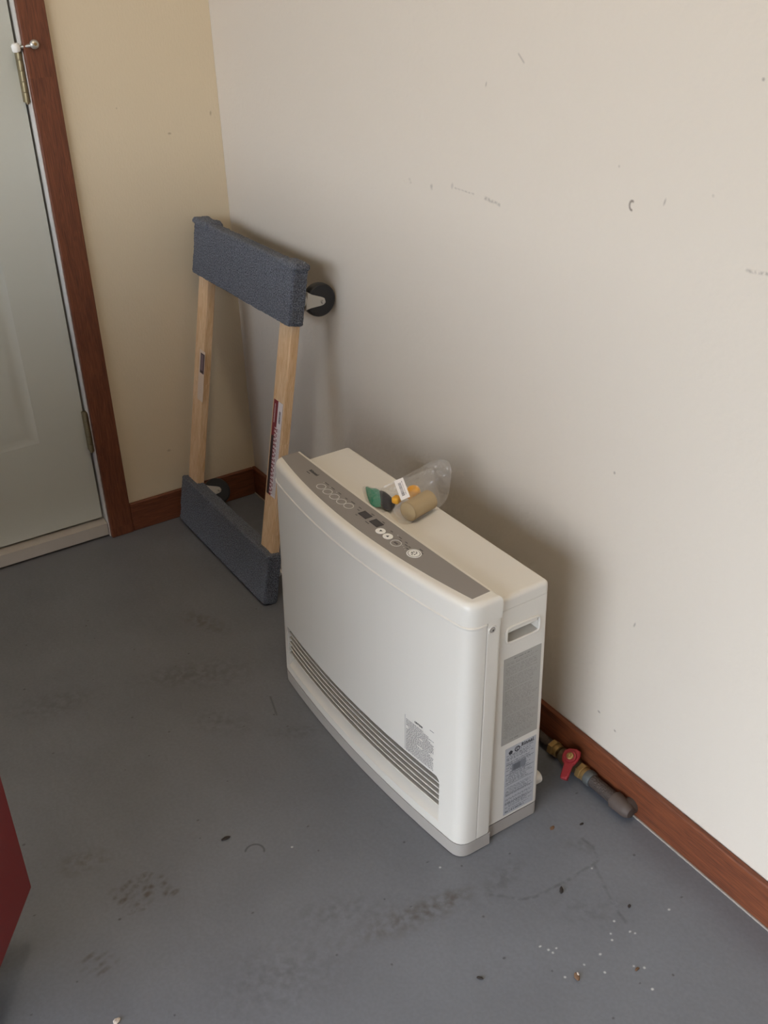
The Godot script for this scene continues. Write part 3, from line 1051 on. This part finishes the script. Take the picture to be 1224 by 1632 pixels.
func side_labels(o: Node) -> void:
	var rows := []
	rows.append([14, 22, 70, 190, 0.75])
	var y := 34
	var r := RandomNumberGenerator.new()
	r.seed = 5
	while y < 560:
		if r.randf() > 0.13:
			rows.append([y, y + 5, 14 + (12 if r.randf() < 0.3 else 0), 246 - r.randi_range(0, 60), r.randf_range(0.35, 0.6)])
		y += 10
	rows.append([572, 584, 60, 130, 0.6])
	var a := print_image(260, 600, col(160, 156, 148), col(88, 86, 84), rows, 8)
	var nx := Vector3(0, 0, -1)
	# an outlined corner-rounded sticker: two stacked plates keep its darker hem
	obj("label", plate(Vector3(W + 0.0001, 0.1815, 0.0797), nx * 0.070, Vector3(0, 0.1625, 0), 0.0003), printed(a, 0.35), o).set_meta("label", "large pale grey instruction label on the side")
	rows = []
	y = 66
	while y < 560:
		if r.randf() > 0.06:
			rows.append([y, y + 6, 12 + (30 if r.randf() < 0.2 else 0), 250 - r.randi_range(0, 70), r.randf_range(0.7, 1.0)])
		y += 10
	rows.append([568, 584, 12, 180, 1.0])
	rows.append([34, 40, 120, 245, 1.0])
	rows.append([50, 56, 90, 240, 1.0])
	var b := print_image(260, 600, col(176, 176, 178), col(40, 42, 48), rows, 9)
	# ruled boxes
	for yy in [150, 236, 330, 420, 500]:
		b.fill_rect(Rect2i(10, yy, 238, 3), col(60, 62, 68))
	b.fill_rect(Rect2i(60, 160, 120, 66), col(120, 122, 126))
	b.fill_rect(Rect2i(72, 168, 60, 50), col(96, 98, 102))
	var l2 := obj("label", plate(Vector3(W + 0.0001, 0.0332, 0.0708), nx * 0.0605, Vector3(0, 0.1375, 0), 0.0003), printed(b, 0.3), o)
	tag(l2, "silver grey rating plate with dark print on the side")
	var side := Basis(Vector3(0, 0, -1), Vector3(0, 1, 0), Vector3(1, 0, 0))
	lettering("lettering", "Rinnai", 0.0068, M.ink, Transform3D(side, Vector3(W + 0.0006, 0.1655, 0.0275)), l2, true, 0.0235)
	# round certification mark and a star beside it
	obj("emblem", torus(0.0044, 0.0044, 0.0009, 28, 6, 0.3).moved(Transform3D(Basis(Vector3(0, 0, 1), -PI / 2), Vector3(W + 0.0005, 0.1615, 0.0475))), M.ink, l2, 60)
	lettering("lettering", "C", 0.0052, M.ink, Transform3D(side, Vector3(W + 0.0006, 0.1615, 0.0475)), l2)
	var star := PackedVector2Array()
	for k in 10:
		var q := 0.0044 if k % 2 == 0 else 0.0018
		star.append(Vector2(sin(TAU * k / 10.0), cos(TAU * k / 10.0)) * q)
	obj("emblem", prism(star, 0.0002, 0.00002).moved(Transform3D(side, Vector3(W + 0.0005, 0.1600, 0.0605))), M.ink, l2)

func notice(o: Node, fc: Node) -> void:
	var r := RandomNumberGenerator.new()
	r.seed = 12
	var g := Geo.new()
	# small print as dashes on the bowed face
	var at := func(s: float, y: float) -> Vector3: return Vector3(s, y, front_z(s, y) + 0.00012)
	for k in 23:
		var y := 0.2 - 0.00275 * k
		var s := 0.425
		var stop := 0.489 - (0.012 * r.randf() if r.randf() < 0.4 else 0.0)
		if k < 3:
			stop = 0.489 - 0.012 * (2 - k)
		if k in [5, 6]:
			s += 0.006
		while s < stop:
			var wd := r.randf_range(0.001, 0.0045)
			if not (k in [7, 13] and s > 0.452 and s < 0.462):
				g.quad(at.call(s, y - 0.0007), at.call(minf(s + wd, stop), y - 0.0007), at.call(minf(s + wd, stop), y + 0.0007), at.call(s, y + 0.0007))
			s += wd + r.randf_range(0.0006, 0.0012)
	g.quad(at.call(0.4222, 0.139), at.call(0.4229, 0.139), at.call(0.4229, 0.207), at.call(0.4222, 0.207))
	g.quad(at.call(0.480, 0.2125), at.call(0.489, 0.2125), at.call(0.489, 0.2137), at.call(0.480, 0.2137))
	var fine := mat(col(112, 110, 110), 0.7)
	var n := obj("small_print", g, fine, fc)
	n.set_meta("kind", "stuff")
	var tilt := Basis(Vector3.UP, 0.09)
	lettering("lettering", "CAUTION", 0.0036, M.ink, Transform3D(tilt, Vector3(0.4545, 0.2068, front_z(0.4545, 0.2068) + 0.0002)), fc, true, 0.018)

# ------------------------------------------------------------------ dolly
func carpet_board(L: float, hb: float, tb: float, folds: bool, sd: int) -> Geo:
	var n := FastNoiseLite.new()
	n.seed = sd
	n.frequency = 220.0
	n.fractal_octaves = 2
	var n2 := FastNoiseLite.new()
	n2.seed = sd + 3
	n2.frequency = 30.0
	var g := rbox(Vector3(L, hb, tb), 0.005, 3, Vector3i(150, 40, 12))
	for i in g.v.size():
		var p := g.v[i]
		var out := Vector3(p.x / (L * 0.5), p.y / (hb * 0.5), p.z / (tb * 0.5))
		var dir := Vector3(pow(out.x, 9), pow(out.y, 9), pow(out.z, 9)).normalized()
		var d := 0.0011 * n.get_noise_3dv(p) + 0.0016 * n2.get_noise_3dv(p)
		if folds and p.y > hb * 0.42:   # carpet doubled over at both ends of the upper edge
			var e := minf(absf(p.x + L * 0.5), 9.0)
			var f := smoothstep(0.075, 0.066, e) * 0.007 + smoothstep(0.055, 0.048, absf(p.x - L * 0.5)) * 0.006
			d += f * (0.8 + 0.5 * n2.get_noise_3dv(p * 1.7))
		g.v[i] = p + dir * d
	return g

func caster() -> Node3D:
	# local: y away from the board (towards the wall), wheel axle along x
	var o := Node3D.new()
	o.name = "caster"
	var fork := Geo.new()
	fork.join(rbox(Vector3(0.046, 0.003, 0.052), 0.001, 1), Transform3D(Basis(), Vector3(0, 0.0015, 0)))
	fork.join(rod(0.016, 0.010, 0.002, 22), Transform3D(Basis(), Vector3(0, 0.003, 0)))
	for s in [-1.0, 1.0]:
		var cheek := PackedVector2Array([Vector2(-0.017, 0.012), Vector2(0.017, 0.012), Vector2(0.013, 0.022), Vector2(0.0085, 0.044), Vector2(0.006, 0.050), Vector2(0, 0.0525), Vector2(-0.006, 0.050), Vector2(-0.0085, 0.044), Vector2(-0.013, 0.022)])
		fork.join(prism(cheek, 0.002, 0.0005), Transform3D(Basis(Vector3(0, 0, 1), Vector3(0, 1, 0), Vector3(-1, 0, 0)), Vector3(s * 0.0145 + 0.001, 0, 0)))
	fork.join(rbox(Vector3(0.031, 0.003, 0.034), 0.001, 1), Transform3D(Basis(), Vector3(0, 0.0125, 0)))
	var f := MeshInstance3D.new()
	f.mesh = fork.mesh()
	f.material_override = M.steel
	f.name = "fork"
	o.add_child(f)
	var R := 0.033
	var wh := lathe([Vector2(0.004, -0.0105), Vector2(R - 0.007, -0.0105), Vector2(R - 0.003, -0.0098), Vector2(R - 0.0008, -0.0075), Vector2(R, -0.003), Vector2(R, 0.003), Vector2(R - 0.0008, 0.0075), Vector2(R - 0.003, 0.0098), Vector2(R - 0.007, 0.0105), Vector2(0.004, 0.0105)], 40)
	var w := MeshInstance3D.new()
	w.mesh = wh.moved(Transform3D(Basis(Vector3(0, 0, 1), PI / 2), Vector3(0, 0.046, 0))).mesh(35)
	w.material_override = M.rubber
	w.name = "wheel"
	o.add_child(w)
	var bolt := Geo.new()
	bolt.join(rod(0.0042, 0.041, 0.0008, 6), Transform3D(Basis(Vector3(0, 0, 1), PI / 2), Vector3(0.0205, 0.046, 0)))
	var b := MeshInstance3D.new()
	b.mesh = bolt.mesh()
	b.material_override = M.steel
	b.name = "bolt"
	o.add_child(b)
	return o

func dolly() -> void:
	var da := -0.0064
	var dt := 0.1799
	var u := Vector3(sin(da), 0, cos(da))
	var v := Vector3(-cos(da), 0, sin(da))
	var n := Vector3.UP * cos(dt) - v * sin(dt)
	var m := v * cos(dt) + Vector3.UP * sin(dt)
	var L := 0.457
	var hb := 0.1172
	var T := 0.7227
	var tb := 0.0334
	var o := thing("furniture_dolly", "wooden furniture dolly with grey carpeted ends stood upright against the corner wall", "dolly", Transform3D(Basis(u, n, m), Vector3(-0.2275, 0.0062, 0.0288)))
	var up := obj("carpeted_board", carpet_board(L, hb, tb, true, 3), M.carpet, o)
	up.position = Vector3(L * 0.5, T - hb * 0.5, -tb * 0.5)
	var lo := obj("carpeted_board", carpet_board(L, hb, tb, false, 6), M.carpet, o)
	lo.position = Vector3(L * 0.5, hb * 0.5, -tb * 0.5)
	for k in 2:
		var c := Vector3([0.034, 0.421][k], T * 0.5, -0.0230)
		var rl := obj("rail", rbox(Vector3(0.049, T - 0.02, 0.019), 0.002, 2).moved(Transform3D(Basis(), Vector3(0, 0, 0))), M.pine, o)
		rl.position = c
		tag(rl, "plain pine rail of the dolly with a knot and a faded sticker" if k == 0 else "plain pine rail of the dolly with a red and white sticker")
	# knot in the left rail
	obj("knot", rod(0.0032, 0.0006, 0.0003, 14).moved(aim(Vector3(0.052, 0.39, -0.0137), Vector3(0, 0, 1))), mat(col(70, 44, 26), 0.7), o)
	# stickers
	var r := RandomNumberGenerator.new()
	r.seed = 4
	var im := Image.create(96, 512, false, Image.FORMAT_RGB8)
	im.fill(col(222, 214, 214))
	im.fill_rect(Rect2i(0, 0, 46, 512), col(120, 30, 42))
	im.fill_rect(Rect2i(0, 190, 26, 322), col(44, 26, 30))
	for y in range(20, 120):       # pale vertical lettering bar on the red band
		for x in range(12, 22):
			if r.randf() < 0.75: im.set_pixel(x, y, col(206, 190, 190))
	for y in range(140, 500):
		for x in range(28, 46):
			if (y / 7) % 3 != 0 and r.randf() < 0.7: im.set_pixel(x, y, col(232, 222, 222))
		for x in range(48, 60):
			if (y / 9) % 3 != 0 and r.randf() < 0.6: im.set_pixel(x, y, col(120, 30, 42))
		for x in range(64, 88):
			if x % 5 < 2 and r.randf() < 0.4: im.set_pixel(x, y, col(120, 116, 120))
	for y in range(46, 110):
		for x in range(62, 80):
			if r.randf() < 0.6: im.set_pixel(x, y, col(66, 62, 76))
	tag(obj("sticker", plate(Vector3(0.402, 0.24, -0.0134), Vector3(0.038, 0, 0), Vector3(0, 0.205, 0), 0.0003), printed(im), o), "maroon and white printed sticker on the rail")
	im = Image.create(48, 256, false, Image.FORMAT_RGB8)
	im.fill(col(214, 192, 172))
	im.fill_rect(Rect2i(10, 14, 34, 100), col(58, 40, 44))
	im.fill_rect(Rect2i(14, 20, 20, 80), col(112, 92, 98))
	tag(obj("sticker", plate(Vector3(0.036, 0.322, -0.0134), Vector3(0.03, 0, 0), Vector3(0, 0.118, 0), 0.0003), printed(im), o), "faded sticker with a dark panel on the rail")
	# casters on the wall side
	var first := caster()
	var k := 0
	for p in [Vector2(0.427, 0.651), Vector2(0.034, 0.651), Vector2(0.427, 0.072), Vector2(0.034, 0.078)]:
		var c: Node3D = first if k == 0 else first.duplicate()
		c.name = "caster"
		o.add_child(c, true)
		# caster y -> -m, caster x -> u, turned about its own stem where the wheel has swivelled
		var turn: float = [0.0, 0.9, 2.2, -0.7][k]
		c.transform = Transform3D(Basis(Vector3(1, 0, 0), Vector3(0, 0, -1), Vector3(0, 1, 0)) * Basis(Vector3.UP, turn), Vector3(p.x, p.y, -tb + 0.001))
		k += 1

# ------------------------------------------------------------------ gas pipe along the baseboard
func gas_pipe() -> void:
	var o := thing("gas_pipe", "dark iron gas pipe with red shut-off valve along the baseboard beside the heater", "pipe", Transform3D(Basis(), Vector3(-0.0240, 0.0185, 1.2080)))
	var Z := Vector3(0, 0, 1)
	obj("pipe", rod(0.0107, 0.078, 0.0008, 24).moved(aim(Vector3(0, 0, 0.066), Z)), M.iron, o)
	# elbow turning into the wall
	var g := Geo.new()
	g.join(lathe([Vector2(0.0107, 0), Vector2(0.0138, 0.0006), Vector2(0.0148, 0.002), Vector2(0.0148, 0.009), Vector2(0.0142, 0.011), Vector2(0.0140, 0.026), Vector2(0.0128, 0.033), Vector2(0.0088, 0.039), Vector2(0, 0.0412)], 28), aim(Vector3(0, 0, 0.118), Z))
	g.join(rod(0.0135, 0.026, 0.002, 24), aim(Vector3(-0.002, 0, 0.144), Vector3(1, 0, 0)))
	tag(obj("elbow", g, M.galv, o), "grey iron elbow turning into the wall")
	obj("coupling", lathe([Vector2(0.009, 0), Vector2(0.0125, 0.0008), Vector2(0.0134, 0.003), Vector2(0.0134, 0.011), Vector2(0.012, 0.014), Vector2(0.0107, 0.0145)], 24).moved(aim(Vector3(0, 0, 0.054), Z)), mat(col(84, 86, 84), 0.6, 0.3), o)
	# brass unions: hexagonal nuts and collars
	for zz in [0.036, -0.034]:
		var bg := Geo.new()
		var hexa := PackedVector2Array()
		for k in 6:
			hexa.append(Vector2(cos(TAU * k / 6.0 + 0.3), sin(TAU * k / 6.0 + 0.3)) * 0.0142)
		bg.join(prism(hexa, 0.011, 0.0012), Transform3D(Basis(), Vector3(0, 0, zz)))
		bg.join(lathe([Vector2(0.0085, 0), Vector2(0.011, 0.0006), Vector2(0.0122, 0.003), Vector2(0.0118, 0.009), Vector2(0.009, 0.0095)], 24), aim(Vector3(0, 0, zz + 0.0105), Z))
		obj("brass_fitting", bg, M.brass, o)
	# valve body
	g = Geo.new()
	g.join(lathe([Vector2(0.007, 0), Vector2(0.011, 0.001), Vector2(0.0125, 0.006), Vector2(0.0145, 0.014), Vector2(0.0148, 0.024), Vector2(0.0145, 0.032), Vector2(0.0122, 0.04), Vector2(0.011, 0.046), Vector2(0.007, 0.047)], 24), aim(Vector3(0, 0.001, -0.010), Z))
	g.join(rod(0.0075, 0.026, 0.001, 18), aim(Vector3(0, 0.001, 0.014), Vector3(-0.45, 0.85, 0.1)))
	obj("valve_body", g, mat(col(96, 82, 60), 0.5, 0.6), o)
	# red handle: rounded boss with one long wing
	var wing := PackedVector2Array([Vector2(-0.0145, -0.008), Vector2(-0.009, -0.0145), Vector2(0.0, -0.0155), Vector2(0.009, -0.0125), Vector2(0.014, -0.0075), Vector2(0.034, -0.0065), Vector2(0.038, -0.003), Vector2(0.038, 0.004), Vector2(0.034, 0.007), Vector2(0.014, 0.0075), Vector2(0.009, 0.0105), Vector2(0.002, 0.0135), Vector2(-0.006, 0.0145), Vector2(-0.014, 0.0125), Vector2(-0.0165, 0.005)])
	var hn := Vector3(-0.45, 0.85, 0.1).normalized()
	var hx := (Vector3(-0.80, -0.30, 0.42) - hn * Vector3(-0.80, -0.30, 0.42).dot(hn)).normalized()
	var ht := Transform3D(Basis(hx, hn.cross(hx), hn), Vector3(-0.0112, 0.0225, 0.0265))
	g = Geo.new()
	g.join(prism(wing, 0.007, 0.0018), ht)
	g.join(rod(0.0105, 0.0105, 0.0016, 22), aim(ht.origin, hn))
	g.join(rbox(Vector3(0.010, 0.013, 0.009), 0.002, 2), ht * Transform3D(Basis(), Vector3(0.034, 0, 0.002)))
	var hd := obj("valve_handle", g, M.red, o)
	tag(hd, "red lever handle set across the pipe")
	obj("handle_screw", lathe([Vector2(0.0062, 0), Vector2(0.0062, 0.0014), Vector2(0.005, 0.0024), Vector2(0.003, 0.0026), Vector2(0.0024, 0.0012), Vector2(0, 0.001)], 18).moved(aim(ht.origin + hn * 0.0105, hn)), M.brass, hd)
	# run of pipe that goes on behind the heater
	obj("pipe", rod(0.0085, 0.06, 0.0008, 20).moved(aim(Vector3(0, 0, -0.095), Z)), M.iron, o)
	obj("elbow", lathe([Vector2(0, 0), Vector2(0.010, 0.001), Vector2(0.0125, 0.004), Vector2(0.0125, 0.016), Vector2(0.0085, 0.018)], 24).moved(aim(Vector3(0, 0, -0.105), Z)), M.iron, o)

# ------------------------------------------------------------------ ceiling lamp above the photographer
func ceiling_lamp() -> void:
	var at := Vector3(-0.55, 2.5, 1.35)
	var o := thing("ceiling_lamp", "round warm white globe lamp on the garage ceiling, above the picture", "lamp", Transform3D(Basis(), at))
	obj("base", lathe([Vector2(0, -0.03), Vector2(0.05, -0.03), Vector2(0.062, -0.022), Vector2(0.066, -0.002), Vector2(0, 0)], 32), M.white, o)
	var glow := mat(col(250, 240, 222), 0.4)
	glow.emission_enabled = true
	glow.emission = LAMP
	glow.emission_energy_multiplier = 0.17
	var prof := [Vector2(0, -0.17)]
	for k in range(1, 12):
		var a := PI * k / 12.0
		prof.append(Vector2(0.075 * sin(a), -0.095 - 0.075 * cos(a)))
	prof.append(Vector2(0, -0.02))
	obj("lamp_globe", lathe(prof, 32), glow, o)
	var l := OmniLight3D.new()
	l.name = "lamp_light"
	l.light_color = LAMP
	l.light_energy = LAMP_POWER
	l.light_size = 0.07
	l.omni_range = 12.0
	l.omni_attenuation = 2.0
	l.shadow_enabled = true
	l.position = Vector3(0, -0.095, 0)
	o.add_child(l)

# ------------------------------------------------------------------ red cabinet cut off by the left edge
func cabinet() -> void:
	var ax := Vector3(-0.555, 0, 0.832)     # along the visible face, towards the camera
	var az := Vector3(-0.832, 0, -0.555)    # depth, away from it
	var h := 0.73
	var t := Transform3D(Basis(ax, Vector3.UP, -az), Vector3(-0.876, 0, 1.066))
	var o := thing("cabinet", "dark red painted metal cabinet on casters, cut off by the left edge", "cabinet", t)
	var lx := 0.24
	var lz := 1.6
	obj("body", rbox(Vector3(lx, h, lz), 0.004, 3).moved(Transform3D(Basis(), Vector3(lx * 0.5, 0.12 + h * 0.5, -lz * 0.5))), M.cabinet, o)
	obj("lid", rbox(Vector3(lx + 0.004, 0.03, lz + 0.004), 0.006, 3).moved(Transform3D(Basis(), Vector3(lx * 0.5, 0.12 + h + 0.016, -lz * 0.5))), M.cabinet, o)
	for x in [0.06, lx - 0.06]:
		for z in [-0.1, -lz + 0.1]:
			var c := Geo.new()
			c.join(rod(0.045, 0.03, 0.006, 24), Transform3D(Basis(Vector3(0, 0, 1), PI / 2), Vector3(x + 0.015, 0.045, z)))
			c.join(pbox(Vector3(x - 0.022, 0.04, z - 0.02), Vector3(x - 0.018, 0.12, z + 0.02)))
			c.join(pbox(Vector3(x + 0.018, 0.04, z - 0.02), Vector3(x + 0.022, 0.12, z + 0.02)))
			c.join(pbox(Vector3(x - 0.03, 0.112, z - 0.03), Vector3(x + 0.03, 0.121, z + 0.03)))
			obj("caster", c, M.rubber, o)

# ------------------------------------------------------------------ bag of fittings on the heater
# soft closed film over an outline of local points; bulge above and below
func pouch(pts: Array, up: Vector3, rise: float, drop: float, sd: int, crinkle: float, floor_y: float, rings := 14, per := 8) -> Geo:
	var n := FastNoiseLite.new()
	n.seed = sd
	n.frequency = 75.0
	n.fractal_octaves = 3
	n.noise_type = FastNoiseLite.TYPE_CELLULAR
	n.cellular_return_type = FastNoiseLite.RETURN_DISTANCE2_SUB
	var rim := []
	var c := Vector3.ZERO
	var q := pts.size()
	for p in pts:
		c += p
	c /= q
	for i in q:
		for k in per:
			rim.append((pts[i] as Vector3).cubic_interpolate(pts[(i + 1) % q], pts[(i - 1 + q) % q], pts[(i + 2) % q], float(k) / per))
	var g := Geo.new()
	for side in [1.0, -1.0]:
		var at := func(i: int, j: int) -> Vector3:
			var r := float(j) / rings
			var p: Vector3 = c.lerp(rim[i % rim.size()], r)
			var b := (1.0 - pow(r, 2.4))
			p += up * (rise * b if side > 0 else -drop * b)
			p += up * crinkle * n.get_noise_3dv(p + Vector3.ONE * side) * (1.0 if r < 0.99 else 0.4)
			p.y = maxf(p.y, floor_y) if p.z > 0.002 else p.y
			return p
		for i in rim.size():
			for j in rings:
				var a: Vector3 = at.call(i, j)
				var b: Vector3 = at.call(i, j + 1)
				var d: Vector3 = at.call(i + 1, j + 1)
				var e: Vector3 = at.call(i + 1, j)
				if side > 0: g.quad(a, e, d, b)
				else: g.quad(a, b, d, e)
	return g

func bag() -> void:
	# everything here is placed in the heater's axes, on its top (y 0.45)
	var g := pouch([Vector3(0.2944, 0.4535, 0.080), Vector3(0.2217, 0.4535, 0.072), Vector3(0.1806, 0.4573, 0.050), Vector3(0.1995, 0.4769, 0.020), Vector3(0.2179, 0.5002, -0.030), Vector3(0.2575, 0.5090, -0.035), Vector3(0.2661, 0.4600, -0.025), Vector3(0.2830, 0.4535, 0.010)], Vector3(0.25, 0.9, 0.3).normalized(), 0.02, 0.004, 5, 0.008, 0.4506, 20, 12)
	var o := thing("plastic_bag", "crinkled clear plastic bag of fittings with a barcode tag, lying on the heater top", "bag", HT)
	obj("film", g, M.film, o, 25)
	# inner pouch, folded
	g = pouch([Vector3(0.2890, 0.4545, 0.074), Vector3(0.2350, 0.4560, 0.066), Vector3(0.1960, 0.4620, 0.034), Vector3(0.2229, 0.4900, -0.018), Vector3(0.2480, 0.4860, -0.012), Vector3(0.2760, 0.4560, 0.004)], Vector3(0.25, 0.9, 0.3).normalized(), 0.016, 0.003, 9, 0.005, 0.4510)
	obj("inner_film", g, M.film, o, 25)
	# white tag with bars
	var im := Image.create(64, 128, false, Image.FORMAT_RGB8)
	im.fill(col(236, 232, 230))
	var r := RandomNumberGenerator.new()
	r.seed = 6
	var y := 24
	while y < 106:
		var k := r.randi_range(1, 3)
		im.fill_rect(Rect2i(18, y, 20, k), col(70, 66, 76))
		y += k + r.randi_range(1, 3)
	for yy in range(16, 110):
		if r.randf() < 0.5: im.fill_rect(Rect2i(44, yy, 4, 1), col(120, 116, 120))
	var a := Vector3(0.2697, 0.4710, 0.0640)
	var bx := Vector3(0.2723, 0.4740, 0.0485) - a
	var by := Vector3(0.2310, 0.4850, 0.0510) - a
	tag(obj("tag", plate(a + Vector3(0, 0.014, 0.008) * 0.6, bx, by, 0.0004), printed(im), o), "small white paper tag printed with bars")
	# contents
	var cy := lathe([Vector2(0, 0), Vector2(0.0145, 0), Vector2(0.016, 0.0012), Vector2(0.016, 0.052), Vector2(0.0145, 0.0534), Vector2(0.0105, 0.0534), Vector2(0.0098, 0.045), Vector2(0, 0.045)], 32)
	var t := thing("sleeve", "beige brown plastic sleeve lying inside the clear bag", "sleeve", HT)
	obj("tube", cy.moved(aim(Vector3(0.2864, 0.4668, 0.0676), Vector3(-0.0128, 0, -0.0512))), mat(col(170, 148, 112), 0.5), t)
	obj("end_bead", torus(0.0152, 0.0152, 0.0012, 32, 8, 1.0).moved(aim(Vector3(0.2862, 0.4668, 0.0667), Vector3(-0.0128, 0, -0.0512))), mat(col(158, 136, 100), 0.5), t, 60)
	t = thing("yellow_stopper", "yellow plastic stopper inside the clear bag behind the tag", "stopper", HT)
	obj("cap_body", lathe([Vector2(0, 0), Vector2(0.0095, 0), Vector2(0.011, 0.0015), Vector2(0.0112, 0.010), Vector2(0.0098, 0.014), Vector2(0.006, 0.0165), Vector2(0, 0.017)], 24).moved(aim(Vector3(0.2440, 0.4640, 0.0270), Vector3(0.2, 1, 0.2))), mat(col(232, 168, 58), 0.45), t)
	obj("skirt", torus(0.0108, 0.0108, 0.0014, 28, 8, 1.0).moved(aim(Vector3(0.2442, 0.4655, 0.0272), Vector3(0.2, 1, 0.2))), mat(col(226, 158, 48), 0.45), t, 60)
	t = thing("yellow_plug", "smaller yellow plug in the clear bag, left of the tag", "plug", HT)
	obj("plug_body", rbox(Vector3(0.013, 0.012, 0.014), 0.004, 3).moved(Transform3D(Basis(Vector3.UP, 0.4), Vector3(0.2420, 0.4660, 0.0590))), mat(col(228, 166, 50), 0.45), t)
	# small bag with a green packet and a black strip
	g = pouch([Vector3(0.2420, 0.4520, 0.0850), Vector3(0.2080, 0.4520, 0.0905), Vector3(0.1540, 0.4530, 0.0680), Vector3(0.1560, 0.4530, 0.0540), Vector3(0.1830, 0.4545, 0.0380), Vector3(0.2320, 0.4540, 0.0430)], Vector3.UP, 0.012, 0.002, 15, 0.004, 0.4504)
	t = thing("small_bag", "small clear plastic bag at the left of the fittings bag, holding a green packet", "bag", HT)
	obj("film", g, M.film, t, 25)
	g = pouch([Vector3(0.2131, 0.4540, 0.0885), Vector3(0.1590, 0.4540, 0.0650), Vector3(0.1640, 0.4545, 0.0585), Vector3(0.1830, 0.4550, 0.0520), Vector3(0.2270, 0.4550, 0.0745)], Vector3.UP, 0.008, 0.001, 25, 0.003, 0.4504, 8, 5)
	var gm := mat(col(22, 132, 104), 0.3)
	t = thing("green_packet", "shiny green packet inside the small clear bag", "packet", HT)
	obj("sachet", g, gm, t, 25)
	g = pouch([Vector3(0.2480, 0.4545, 0.0740), Vector3(0.2270, 0.4545, 0.0790), Vector3(0.1850, 0.4560, 0.0540), Vector3(0.2050, 0.4560, 0.0500), Vector3(0.2330, 0.4550, 0.0560)], Vector3.UP, 0.009, 0.001, 27, 0.001, 0.4504, 8, 5)
	t = thing("black_strap", "black strap tucked beside the green packet in the small bag", "strap", HT)
	obj("strap_body", g, mat(col(52, 50, 54), 0.5), t, 25)

# ------------------------------------------------------------------ bits on the floor
func crumb(sd: int, size: Vector3) -> Geo:
	var n := FastNoiseLite.new()
	n.seed = sd
	n.frequency = 1.1
	var g := lathe([Vector2(0, -1), Vector2(0.5, -0.86), Vector2(0.86, -0.5), Vector2(1, 0), Vector2(0.86, 0.5), Vector2(0.5, 0.86), Vector2(0, 1)], 12)
	for i in g.v.size():
		var p := g.v[i]
		p *= 1.0 + 0.55 * n.get_noise_3dv(p * 1.5)
		g.v[i] = Vector3(p.x * size.x, maxf(p.y * size.y, -size.y * 0.8) + size.y * 0.8, p.z * size.z) * 0.5
	return g

func floor_debris() -> void:
	var dark := mat(col(44, 36, 30), 0.8)
	var woodm := mat(col(110, 82, 58), 0.8)
	var pale := mat(col(200, 186, 172), 0.8)
	var list := [
		[-0.206, 1.407, 0.012, 0.005, 0.006, 0.8, dark, "bark_chip", "curled dark bark chip on the floor in front of the heater's right corner"],
		[-0.397, 1.457, 0.010, 0.003, 0.004, -0.9, dark, "dark_chip", "narrow dark chip on the floor near the bottom edge, left of the wood chip"],
		[-0.286, 1.530, 0.013, 0.005, 0.007, 1.2, woodm, "wood_chip", "brown splinter of wood with pale edge near the bottom of the picture"],
		[-0.578, 1.029, 0.016, 0.004, 0.006, -0.1, dark, "leaf_scrap", "dark crushed leaf scrap alone on the floor left of the heater"],
		[-0.837, 1.238, 0.011, 0.004, 0.008, 0.3, pale, "pale_scrap", "pale pinkish scrap at the bottom edge of the picture, lower left"],
		[-0.143, 1.484, 0.007, 0.003, 0.004, 0.5, dark, "dark_speck", "dark speck of grit on the floor nearest the baseboard at right"],
		[-0.21, 1.567, 0.008, 0.003, 0.004, 0.1, woodm, "brown_speck", "small brown speck on the floor right of the wood chip"],
		[-0.136, 1.305, 0.010, 0.002, 0.006, 0.4, woodm, "rust_flake", "rust brown flake on the floor just below the red valve"],
		[-0.092, 1.325, 0.008, 0.002, 0.004, 0.0, dark, "black_flake", "small black flake on the floor below the pipe end"],
	]
	var k := 0
	for d in list:
		var o := obj(d[7], crumb(50 + k, Vector3(d[2], d[3], d[4])), d[6])
		o.transform = Transform3D(Basis(Vector3.UP, d[5]), Vector3(d[0], 0.0, d[1]))
		tag(o, d[8], "debris")
		k += 1
	var w: Node = get_node("wood_chip")
	obj("pale_edge", crumb(90, Vector3(0.006, 0.004, 0.003)).moved(Transform3D(Basis(), Vector3(0.002, 0.0015, 0.002))), pale, w)
